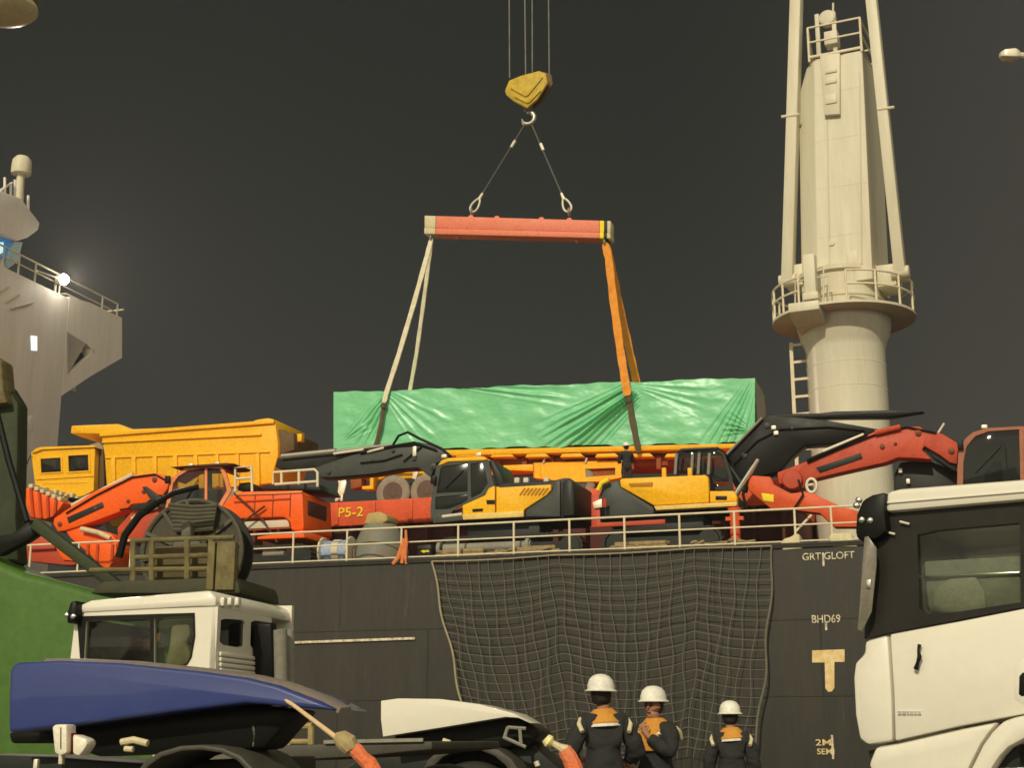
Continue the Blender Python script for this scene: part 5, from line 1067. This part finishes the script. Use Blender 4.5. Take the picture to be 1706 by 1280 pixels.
slab(T, [(1475, 854), (1477, 820), (1500, 815), (1706, 799), (1860, 788), (1860, 823), (1706, 834), (1600, 843)], -.04, 2.35, 'roof', TRUCKW, K, .03)
slab(T, [(1477, 837), (1706, 818), (1860, 806), (1860, 809), (1706, 821), (1477, 840)], -.055, .0, 'roof_moulding', TRUCKW, K, .008)
slab(T, [(1424, 888), (1426, 858), (1436, 834), (1452, 825), (1476, 820), (1474, 853), (1478, 885), (1462, 898), (1440, 903), (1428, 900)], -.08, 2.4, 'sun_visor', BLACK, K, .035)
for px_, py_ in ((1430, 834), (1426, 843), (1435, 867), (1449, 868)): q = TX(px_, py_, -.09); MB(T).lathe([(0, -.02), (.022, 0), (.02, .03)], q, 'y', 12).build('marker_lamp', CHROME, K)
slab(T, [(1440, 896), (1446, 894), (1460, 914), (1460, 942), (1452, 1020), (1436, 1053), (1428, 1050), (1431, 1020), (1436, 949)], -.10, -.085, 'wind_deflector', mat('smoked_plastic', (.17, .155, .12), .22, dirt=.4, scale=4, dirtcol=(.3, .27, .2)), K, .004)
q = TX(1447, 974, -.11); MB(T).box(q.x - .015, q.x + .015, -.112, -.1, q.z - .03, q.z + .03).build('deflector_clip', CHROME, K, .005)
for px_, py_ in ((1507, 873), (1483, 890)): q, q2 = TX(px_ - 8, py_ - 3, -.0), TX(px_ + 8, py_ + 1, -.0); MB(T).tube([q, q2], .008, 6).build('window_clip', FERRULE, K)
MB(T).tube([TX(1532, 1075, -.03), TX(1530, 1085, -.035), TX(1532, 1095, -.04), TX(1529, 1105, -.04), TX(1526, 1116, -.03)], [.014, .009, .016, .012, .018], 8).build('door_badge', BLACK, K)
g = MB(T)
for px_, w_3 in ((1496, 5), (1503, 6), (1511, 3), (1516, 5), (1523, 4), (1529, 5)): q, q2 = TX(px_, 1192, -.01), TX(px_ + w_3, 1186, -.01); g.box(q.x, q2.x, -.012, .004, q.z, q2.z)
g.build('model_badge', CHROME, K)
slab(T, [(1698, 1128), (1703, 1122), (1722, 1119), (1722, 1158), (1702, 1162), (1697, 1158)], -.006, .03, 'handle_recess', BLACK, K, .004)
slab(T, [(1690, 1110), (1706, 1100), (1730, 1096), (1730, 1170), (1706, 1175), (1690, 1165)], -.003, .03, 'handle_pan', TRUCKW, K, .002)
g = MB(T); g.box(x0_ + .3, x0_ + 5.5, .5, .75, .55, .8); g.box(x0_ + .3, x0_ + 5.5, 1.5, 1.75, .55, .8); g.build('chassis', CHAR, K)

# --- white truck behind, facing left and away
L0 = at(356, 1240, 16.3); L = Frame((L0.x, L0.y, 0), -14)
K = thing('truck', 'white truck cab facing left with rear windows, parked behind the blue fairing', 'truck', L, (-.9, 1.1, 0))
LX = lambda px, py, y=0: L.p(px, py, y)
side = [(126, 1026), (140, 1020), (330, 1013), (358, 1012), (359.5, 1124), (359.5, 1190), (110, 1190), (116, 1110)]
sw = [(143, 1036), (250, 1031), (250, 1107), (139, 1107)]; sw2 = [(256, 1031), (321, 1027), (322, 1061), (317, 1094), (311, 1106), (295, 1115), (256, 1112)]
slab(L, side, .0, .07, 'side_panel', TRUCKW, K, 0, [sw, sw2])
sframe = [(128, 1028), (324, 1022), (325, 1061), (319, 1096), (312, 1108), (296, 1117), (250, 1113), (134, 1110)]
slab(L, sframe, -.012, -.003, 'window_surround', BLACK, K, 0, [sw, sw2])
slab(L, sw, .03, .04, 'side_window', CLEAR, K); slab(L, sw2, .03, .04, 'side_window', CLEAR, K)
g = MB(L); xa_, xb_ = LX(116, 1100).x, LX(359, 1100).x; za_, zb2 = LX(200, 1108).z, LX(200, 1030).z
g.box(xa_, xb_, 2.13, 2.2, 1.0, za_ - .02); g.box(xa_, xb_, 2.13, 2.2, zb2 + .1, zb2 + .3); g.box(xb_ - .35, xb_, 2.13, 2.2, za_ - .02, zb2 + .1); g.build('side_panel', TRUCKW, K)
rx = LX(359, 1100).x; zr0 = LX(359, 1012).z
R_ = Frame(L.w((rx, 0, 0)), -14 + 90)      # rear face frame: x runs across the back
RX = lambda px, py, y=0: R_.p(px, py, y)
rear = R_.pts([(361, 1014), (440, 1012), (462, 1030)]) 
xr_ = 1.6; zb_ = 1.0
rw1 = R_.pts([(368, 1034), (375, 1032), (405, 1034), (409, 1040), (408, 1077), (398, 1080), (372, 1076), (366, 1070)])
rw2 = R_.pts([(418, 1038), (424, 1035), (448, 1038), (452, 1044), (452, 1082), (444, 1085), (421, 1082), (417, 1076)])
g = MB(R_); g.prism([(0, zb_), (xr_, zb_), (xr_, zr0 - .25), (xr_ - .1, zr0), (0, zr0)], -.0, .07, [rw1, rw2]); g.build('rear_panel', TRUCKW, K)
for rw_ in (rw1, rw2): MB(R_).prism(rw_, .03, .04).build('rear_window', CABGLASS, K)
g = MB(R_)
for yy in (1090, 1099, 1108, 1117, 1126): q, q2 = RX(364, yy), RX(452, yy + 2); g.box(q.x, q2.x, -.035, .0, q.z - .028, q.z + .022)
g.build('rear_ribs', TRUCKW, K, .015, split=True)
slab(L, [(122, 1027), (128, 1014), (136, 1007), (150, 1001), (328, 986), (349, 984), (360, 996), (360, 1012), (330, 1012), (140, 1022)], -.03, 2.2, 'roof', TRUCKW, K, .05)
g = MB(R_); g.box(1.6, 2.18, .0, .2, 1.0, zr0 - .2); g.build('rear_corner', BLACK, K, .03)
g = MB(R_)
for px_ in (372, 384, 396): q = RX(px_, 1004); g.box(q.x - .05, q.x + .05, -.03, .02, q.z - .05, q.z + .05)
g.build('roof_vent', TRUCKW, K, .015, split=True)
slab(L, [(112, 1018), (116, 1004), (124, 1000), (128, 1010), (126, 1024), (122, 1038), (110, 1040)], -.15, .2, 'mirror', BLACK, K, .03)
for px_, py_ in ((110, 1026), (121, 1028)): q = LX(px_, py_, -.16); MB(L).lathe([(0, -.02), (.03, 0), (.03, .03)], q, 'y', 10).build('marker_lamp', CHROME, K)
slab(L, [(116, 1110), (126, 1030), (134, 1030), (140, 1110)], .08, 2.12, 'windscreen', CABGLASS, K)
slab(L, [(272, 1120), (281, 1075), (284, 1045), (292, 1038), (314, 1038), (317, 1060), (308, 1072), (316, 1085), (318, 1120)], .12, .55, 'seat', BEIGE, K, .07)
slab(L, [(196, 1130), (204, 1090), (214, 1080), (232, 1082), (236, 1130)], 1.5, 2.0, 'seat', CHAR, K, .07)
g = MB(L); g.box(LX(120, 1150).x, rx, .08, 2.1, .9, 1.05); g.build('cab_floor', CHAR, K)
for i, px_ in enumerate((466, 480)):
    q = RX(px_, 1050, -.3); q2 = RX(px_ + 2, 1150, -.3); MB(R_).tube([q, q2], [.09, .075][i], 12).build('intake_pipe', [GREYPANEL, FERRULE][i] if i == 0 else mat('intake_grey', (.3, .29, .25), .5, dirt=.4), K)
slab(R_, [(452, 1040), (462, 1038), (470, 1150), (454, 1150)], -.25, .0, 'intake_box', BLACK, K, .03)
g = MB(L); g.box(LX(120, 1150).x + .2, rx + 4.5, .6, .8, .6, .85); g.box(LX(120, 1150).x + .2, rx + 4.5, 1.5, 1.7, .6, .85); g.build('chassis', CHAR, K)
for x_ in (rx - 1.2, rx + 2.6): wheel(L, x_, .1, .52, .52, .32, K); wheel(L, x_, 1.88, .52, .52, .32, K)

# --- tractor with the long blue fairing
BF = Frame((at(15, 1160, 7.9).x, 7.9, 0), -14)
K = thing('tractor_unit', 'truck tractor at lower left with a long blue tapering fairing over black running gear', 'truck', BF, (.9, 1.0, 0))
bf = [(13, 1222), (14, 1160), (16, 1116), (25, 1105), (98, 1101), (197, 1105.5), (328, 1119), (407, 1130), (460, 1143), (525, 1168), (556, 1184), (500, 1181), (437, 1174.5), (407, 1173), (286, 1188), (131, 1209), (33, 1220)]
P2 = BF.pts(bf)
def dome(pts, y0, depth, crown, n=9, drop=.75):
    """a shell whose upper edge rolls over towards the far side"""
    zmin = min(z for x, z in pts); rings = []
    for i in range(n + 1):
        t = i / n; a = t * math.pi / 2; yy = y0 + depth * math.sin(a) * .5; k = 1 - (1 - math.cos(a)) * .0
        rings.append([(x, yy if t < 1 else y0 + depth, z + crown * math.sin(a) * min(1, max(0, (z - zmin) / .25)) ) for x, z in pts])
    return rings
fr = slab(BF, bf, 0, .55, 'fairing', TRUCKB, K, .07, seg=4)
g = MB(BF); tl_ = BF.pts([(60, 1100), (98, 1100.5), (197, 1105), (328, 1118.5), (407, 1129.5), (460, 1142.5), (525, 1167.5), (556, 1184)])
g.loft([[(x, .06, z - .015), (x, .10, z + .012), (x, .25, z + .02), (x, .25, z - .03)] for x, z in tl_]); g.build('fairing_sheen', mat('sheen_grey_brown', (.20, .17, .16), .4, dirt=.5, scale=3, dirtcol=(.3, .25, .16)), K, .0)  # strip along the top edge, the fairing's sheen put into its colour
slab(BF, [(100, 1216), (286, 1190), (407, 1176), (437, 1177), (500, 1184), (470, 1215), (440, 1250), (160, 1262), (110, 1245)], .2, .5, 'battery_box', BLACK, K, .04)
slab(BF, [(418, 1208), (424, 1210), (426, 1225), (422, 1245), (420, 1246), (421, 1228)], .2, .3, 'air_pipe', STEEL, K, .01)
slab(BF, [(86, 1211), (93, 1208), (111, 1208), (111, 1256), (100, 1261), (90, 1256)], -.12, -.02, 'tail_lamp', PALELENS, K, .02); slab(BF, [(100, 1213), (101.5, 1213), (101.5, 1250), (100, 1250)], -.125, -.11, 'lamp_seam', CHAR, K)
slab(BF, [(112.5, 1222), (119, 1222), (119, 1258), (113, 1258)], -.08, .0, 'red_lens', REDLENS, K, .01)
slab(BF, [(120, 1224), (128, 1227), (142, 1232), (146.5, 1240), (139, 1252), (131, 1262), (120, 1258)], -.10, .0, 'tail_lamp', PALELENS, K, .02)
mg = [(225, 1290), (240, 1270), (265, 1254), (300, 1244), (335, 1242), (370, 1247), (400, 1260), (420, 1280), (428, 1290)]
slab(BF, mg + [(q[0] * .93 + 327 * .07, q[1] + 9) for q in mg[::-1]], -.02, .62, 'mudguard', mat('mudguard_plastic', (.06, .055, .045), .5, dirt=.5, scale=4, dirtcol=(.12, .11, .09)), K, .012)
c = BF.p(328, 1380, 0); wheel(BF, c.x, .02, .54, .54, .58, K); wheel(BF, c.x, 1.5, .54, .54, .58, K)
g = MB(BF); g.tube([BF.p(202, 1238, -.02), BF.p(222, 1234, -.02), BF.p(246, 1240, -.02)], .018, 8); g.tube([BF.p(208, 1249, -.02), BF.p(222, 1250, -.02)], .015, 8); g.build('mudguard_clip', CANVAS, K, split=True)
for px_, py_ in ((60, 1276), (102, 1265)): q = BF.p(px_, py_, -.05); MB(BF).box(q.x - .012, q.x + .012, -.06, -.03, q.z - .03, q.z + .03).build('reflector', FERRULE, K, .005)
slab(BF, [(-80, 1258), (85, 1262), (235, 1272), (460, 1262), (460, 1300), (-80, 1300)], .5, 1.1, 'chassis', CHAR, K, .02)
slab(BF, [(13, 1222), (90, 1212), (110, 1222), (108, 1232), (40, 1240), (18, 1240)], .3, .7, 'rear_frame', BLACK, K, .02)

# --- tractor with the white fairing further back
WF = Frame((at(634, 1200, 16.8).x, 16.8, 0), -14)
K = thing('tractor_unit', 'truck tractor in mid distance with a white tapering fairing over a black wheel arch', 'truck', WF, (1.0, 1.0, 0))
wf = [(638, 1229), (634.5, 1200), (634.6, 1169), (664, 1165), (733, 1166), (799, 1175), (855, 1190), (883, 1206), (864, 1197.5), (842, 1196), (820, 1199.5), (733, 1214)]
slab(WF, wf, 0, .6, 'fairing', TRUCKW, K, .06, seg=4)
slab(WF, [(655, 1226), (733, 1215), (820, 1200), (845, 1197), (862, 1199), (880, 1208), (900, 1222), (880, 1246), (700, 1250), (660, 1245)], .3, 1.0, 'battery_box', BLACK, K, .04)
mg = [(700, 1290), (712, 1268), (730, 1252), (752, 1243), (777, 1239), (803, 1240.5), (830, 1250), (852, 1266), (868, 1290)]
slab(WF, mg + [(q[0] * .86 + 783 * .14, q[1] + 11) for q in mg[::-1]], -.02, .62, 'mudguard', mat('mudguard_plastic', (.06, .055, .045)), K, .015)
c = WF.p(783, 1330, 0); wheel(WF, c.x, .02, .53, .53, .58, K); wheel(WF, c.x, 1.5, .53, .53, .58, K)
g = MB(WF); g.tube([WF.p(738, 1235, -.03), WF.p(750, 1239, -.03)], .028, 8); g.build('mudguard_clip', CANVAS, K, split=True)
slab(WF, [(838, 1220), (880, 1236), (940, 1290), (560, 1290), (640, 1242)], .5, 1.1, 'chassis', CHAR, K, .02)
g = MB(WF)
for a_, b_ in (((846, 1213), (876, 1215)), ((840, 1230), (876, 1246)), ((866, 1214), (868, 1240)), ((846, 1213), (840, 1232))): g.tube([WF.p(*a_, .1), WF.p(*b_, .1)], .02, 6)
g.build('step_frame', GREYPANEL, K)
q = WF.p(893, 1270, 0); MB(WF).tube([q, WF.p(896, 1278, 0)], .03, 8).build('reflector', FERRULE, K)

# --- flat trailer between them, with a low yellow end rail
FT = Frame((at(430, 1240, 13.5).x, 13.5, 0), -14)
K = thing('flatbed_trailer', 'dark flatbed trailer with a low yellow end rail between the two tractors', 'trailer', FT, (1, 1, 0))
slab(FT, [(410, 1247), (470, 1243), (720, 1236), (720, 1250), (600, 1262), (410, 1272)], 0, 2.4, 'deck', mat('trailer_steel', (.075, .07, .055), .6, dirt=.5, scale=3), K, .02)
g = MB(FT); g.tube([FT.p(481, 1245, .2), FT.p(481, 1211, .2)], .025, 8); g.tube([FT.p(518, 1246, .2), FT.p(518, 1211, .2)], .03, 8); g.tube([FT.p(481, 1211, .2), FT.p(520, 1211, .2)], .03, 8); g.tube([FT.p(481, 1237, .2), FT.p(518, 1237, .2)], .025, 8); g.build('end_rail', mat('dull_yellow', (.36, .28, .12), .7, dirt=.5, scale=5), K)
slab(FT, [(463, 1206), (474, 1202), (477, 1216), (470, 1226), (465, 1222)], .1, .2, 'lashing_ring', GREYPANEL, K, .02)
q0, q1 = FT.p(540, 1237.5, -.02), FT.p(705, 1234, -.02); MB(FT).bar(q0, q1, .03, .03).build('edge_strip', GREYPANEL, K)
for px_ in (470, 640): c = FT.p(px_, 1290, .1); wheel(FT, c.x, .1, .45, .45, .3, K); wheel(FT, c.x, 1.9, .45, .45, .3, K)

# --- orange lashings at the front
LH = mat('lashing_orange', (.72, .17, .06), .7, dirt=.4, scale=9, dirtcol=(.75, .4, .25), bump=.6, bscale=40)
K = thing('lashing_line', 'pale line running from the blue fairing to a thick orange strap end', 'strap', WORLD, at(560, 1228, 7.2))
MB().tube([at(437, 1141, 7.6), at(462, 1158, 7.55), at(490, 1177, 7.5), at(560, 1230, 7.2)], [.012, .011, .010, .013], 8).build('line', mat('pale_line', (.70, .50, .28), .7, dirt=.3, scale=8), K)
MB().tube([at(558, 1228, 7.2), at(568, 1232, 7.2), at(580, 1240, 7.2), at(586, 1250, 7.2)], [.02, .045, .05, .04], 10).build('grip', mat('tan_leather', (.42, .33, .16), .8, dirt=.4, scale=10), K)
MB().tube([at(582, 1243, 7.2), at(594, 1252, 7.2), at(604, 1264, 7.2), at(614, 1272, 7.2), at(626, 1295, 7.2)], [.03, .038, .034, .04, .045], 10).build('strap_end', LH, K)
K = thing('lashing_line', 'short orange strap with a bright yellow hook beside the nearest worker', 'strap', WORLD, at(940, 1258, 10))
MB().tube([at(909, 1231, 10), at(915, 1237, 10), at(921, 1241, 10)], [.035, .045, .02], 10).build('hook', mat('pale_yellow_paint', (.85, .76, .35), .4, dirt=.2), K)
MB().tube([at(919, 1239, 10), at(932, 1246, 10), at(943, 1252, 10)], [.02, .025, .04], 8).build('webbing', CANVAS, K)
MB().tube([at(940, 1250, 10), at(948, 1262, 10), at(954, 1275, 10), at(960, 1300, 10)], [.05, .055, .06, .07], 10).build('strap_end', LH, K)

# ================================================================== GREEN HARBOUR MACHINE at the left
GF = Frame((at(0, 1240, 21).x, 21, 0), -10)
K = thing('harbour_crane', 'green harbour crane base at left with a dark mast, railed platform and cable reel', 'crane', GF, (0, 1.5, 0))
slab(GF, [(-260, 850), (-60, 905), (0, 938), (40, 955), (90, 967), (150, 983), (200, 997), (300, 1022), (320, 1040), (320, 1400), (-260, 1400)], 0, 1.2, 'housing', mat('housing_green', (.060, .135, .020), .5, dirt=.35, scale=.7, dirtcol=(.06, .12, .025)), K, .25, seg=4)
slab(GF, [(-180, 600), (10, 640), (30, 672), (29, 760), (26, 860), (30, 940), (-180, 940)], .6, .95, 'mast', DGREEN, K, .06)
slab(GF, [(-60, 560), (2, 600), (6, 650), (12, 672), (-60, 680)], .4, .8, 'mast_head', OLIVE, K, .05)
g = MB(GF); a, b = GF.p(-60, 905, .2), GF.p(50, 868, .2); c, d = GF.p(58, 872, -.1), GF.p(205, 985, -.1)
g.bar(c, d, .17, .17); g.build('brace', DGREEN, K, .03)
slab(GF, [(-60, 900), (20, 890), (48, 866), (66, 868), (70, 884), (44, 902), (0, 925), (-60, 930)], .0, .2, 'brace_foot', BLACK, K, .03)
g = MB(GF); g.tube([GF.p(-5, 690, -.2), GF.p(15, 770, -.2), GF.p(30, 820, -.2), GF.p(45, 870, -.2)], .05, 8); g.tube([GF.p(262, 838, -1), GF.p(232, 860, -1), GF.p(208, 893, -1), GF.p(198, 930, -1)], .055, 8); g.tube([GF.p(262, 838, -1), GF.p(290, 822, -1), GF.p(330, 812, -1)], .04, 8); g.build('hanging_cable', BLACK, K, split=True)
# platform with railing
slab(GF, [(170, 970), (392, 962), (398, 975), (400, 990), (150, 990)], -1.2, .4, 'platform', mat('dark_olive', (.055, .055, .03), .7, dirt=.5, scale=3), K, .03)
g = MB(GF)
for pl_ in ([(218, 902), (390, 896)], [(218, 930), (390, 925)], [(150, 951), (400, 948)]): g.tube([GF.p(x_, y_, -1.1) for x_, y_ in pl_], .035, 8)
for x_ in (253, 312, 352, 222): g.tube([GF.p(x_, 900, -1.1), GF.p(x_, 975, -1.1)], .045, 8)
g.build('platform_rail', OLIVE, K)
g = MB(GF)
for x_, w_3 in ((357, .10), (372, .10), (383, .10), (392, .08)): q, q2 = GF.p(x_, 905, -1.15), GF.p(x_, 985, -1.15); g.box(q.x - w_3 / 2, q.x + w_3 / 2, -1.25, -1.1, q2.z, q.z)
g.build('gate_post', OLIVE, K, .01, split=True)
# cable reel: a big dark spoked drum
cr = GF.p(322, 922, -.2); rr_ = (GF.p(412, 922, -.2).x - GF.p(232, 922, -.2).x) / 2 * .94
g = MB(GF)
ring_o = [(cr.x + rr_ * math.cos(2 * math.pi * k_ / 48), cr.z + rr_ * math.sin(2 * math.pi * k_ / 48)) for k_ in range(48)]
holes = []
for k_ in (1,):
    a0, a1 = 2 * math.pi * k_ / 6 + .13, 2 * math.pi * (k_ + 1) / 6 - .13
    holes.append([(cr.x + rr_ * .9 * math.cos(a0 + (a1 - a0) * i / 6), cr.z + rr_ * .9 * math.sin(a0 + (a1 - a0) * i / 6)) for i in range(7)] + [(cr.x + rr_ * .42 * math.cos(a1), cr.z + rr_ * .42 * math.sin(a1)), (cr.x + rr_ * .42 * math.cos(a0), cr.z + rr_ * .42 * math.sin(a0))])
g.prism(ring_o, -.25, -.19, holes); reel = g.build('cable_reel', mat('reel_paint', (.055, .053, .038), .6, dirt=.9, scale=3, dirtcol=(.11, .065, .028)), K)
g = MB(GF)
for k_ in range(12): a_ = 2 * math.pi * k_ / 12 + .13; g.bar((cr.x + rr_ * .25 * math.cos(a_), -.27, cr.z + rr_ * .25 * math.sin(a_)), (cr.x + rr_ * .97 * math.cos(a_), -.27, cr.z + rr_ * .97 * math.sin(a_)), .05, .06)
g.tube([(cr.x + rr_ * .97 * math.cos(2 * math.pi * k_ / 48), -.26, cr.z + rr_ * .97 * math.sin(2 * math.pi * k_ / 48)) for k_ in range(48)], .035, 6, True)
g.build('reel_spokes', mat('spoke_grey', (.09, .085, .06), .5, dirt=.5), reel)
g = MB(GF); g.prism(ring_o, .12, .17, holes); g.build('reel_flange', CHAR, reel)
g = MB(GF)
for i in range(7): g.tube([(cr.x + rr_ * (.45 + .05 * (i % 2)) * math.cos(2 * math.pi * k_ / 36), -.14 + i * .035, cr.z + rr_ * (.45 + .05 * (i % 2)) * math.sin(2 * math.pi * k_ / 36)) for k_ in range(36)], .06, 6, True)
g.build('wound_cable', RUBBER, reel)
MB(GF).lathe([(.22, 0), (.22, .15), (.14, .2), (0, .2)], (cr.x, -.45, cr.z), 'y', 20).build('reel_hub', mat('hub_grey', (.13, .12, .09), .6, dirt=.4), reel)
slab(GF, [(302, 870), (316, 868), (318, 895), (300, 897)], -.5, -.3, 'reel_gearbox', mat('hub_grey', (.13, .12, .09)), K, .03)
g = MB(GF)
for i in range(7): g.tube([GF.p(282 + i * 1.5, 842 + i * 7, -.35), GF.p(322, 846 + i * 6.4, -.38), GF.p(362 - i, 844 + i * 6.2, -.35)], .035, 6)
g.build('cable_guide', mat('guide_olive', (.085, .08, .05), .6, dirt=.4), K)
slab(GF, [(255, 912), (345, 905), (350, 968), (255, 972)], -.9, -.5, 'machinery_box', mat('rusty_olive', (.10, .085, .04), .7, dirt=.6, scale=5, dirtcol=(.17, .11, .04)), K, .03)
# floodlight on a bracket high on the mast
fl = GF.p(0, 5, .4)
g = MB(GF); g.lathe([(0, .9), (.3, .85), (.55, .55), (.62, .15), (.60, .0)], fl, 'z', 28); g.build('floodlight_housing', OLIVE, K)
g = MB(GF); g.lathe([(.60, -.02), (.61, -.10), (.5, -.2), (.3, -.26), (0, -.28)], fl, 'z', 28); g.build('floodlight_lens', mat('lens_cream', (.75, .62, .38), .3, dirt=.3, scale=5), K)
g = MB(GF); mt = GF.p(-140, 620, .8); g.bar((mt.x, .8, mt.z - .5), (mt.x, .8, fl.z + .9), .3, .3); g.bar((mt.x, .8, fl.z + .75), (fl.x, .4, fl.z + .75), .15, .15); g.build('floodlight_post', OLIVE, K)

# --- unlit lamp reaching in from the right
lp = at(1690, 92, 30); K = thing('street_lamp', 'pale unlit lamp head on an arm reaching in at the top right edge', 'lamp', WORLD, (lp.x + 2.4, 30, 0))
MB().loft([[Vector((lp.x + x_, 30 + y_, lp.z + z_)) for y_, z_ in ((-w_4, -h_4), (w_4, -h_4), (w_4, h_4), (-w_4, h_4))] for x_, w_4, h_4 in ((-.34, .06, .05), (-.25, .14, .09), (.0, .16, .11), (.12, .08, .07))]).build('lamp_head', FERRULE, K, .03)
MB().tube([(lp.x + .1, 30, lp.z), (lp.x + .8, 30, lp.z - .08), (lp.x + 1.8, 30, lp.z - .35), (lp.x + 2.35, 30, lp.z - .9)], .07, 10).build('arm', CREAM, K)
MB().tube([(lp.x + 2.4, 30, 0), (lp.x + 2.4, 30, lp.z - .8)], [.14, .09], 12).build('pole', GREYPANEL, K)

# ------------------------------------------------------------------ thin night haze over the harbour
hz = MB(WORLD); hz.box(-140, 140, -60, 220, -3.2, 46); hz = hz.build('haze', None); tag(hz, kind='stuff')
hm_ = bpy.data.materials.new('night_haze'); hm_.use_nodes = True; t_ = hm_.node_tree; t_.nodes.clear()
o_ = t_.nodes.new('ShaderNodeOutputMaterial'); v_ = t_.nodes.new('ShaderNodeVolumePrincipled'); v_.inputs['Density'].default_value = HAZE; v_.inputs['Color'].default_value = (.92, .92, .90, 1); v_.inputs['Anisotropy'].default_value = .3
t_.links.new(v_.outputs[0], o_.inputs['Volume']); hz.data.materials.append(hm_)
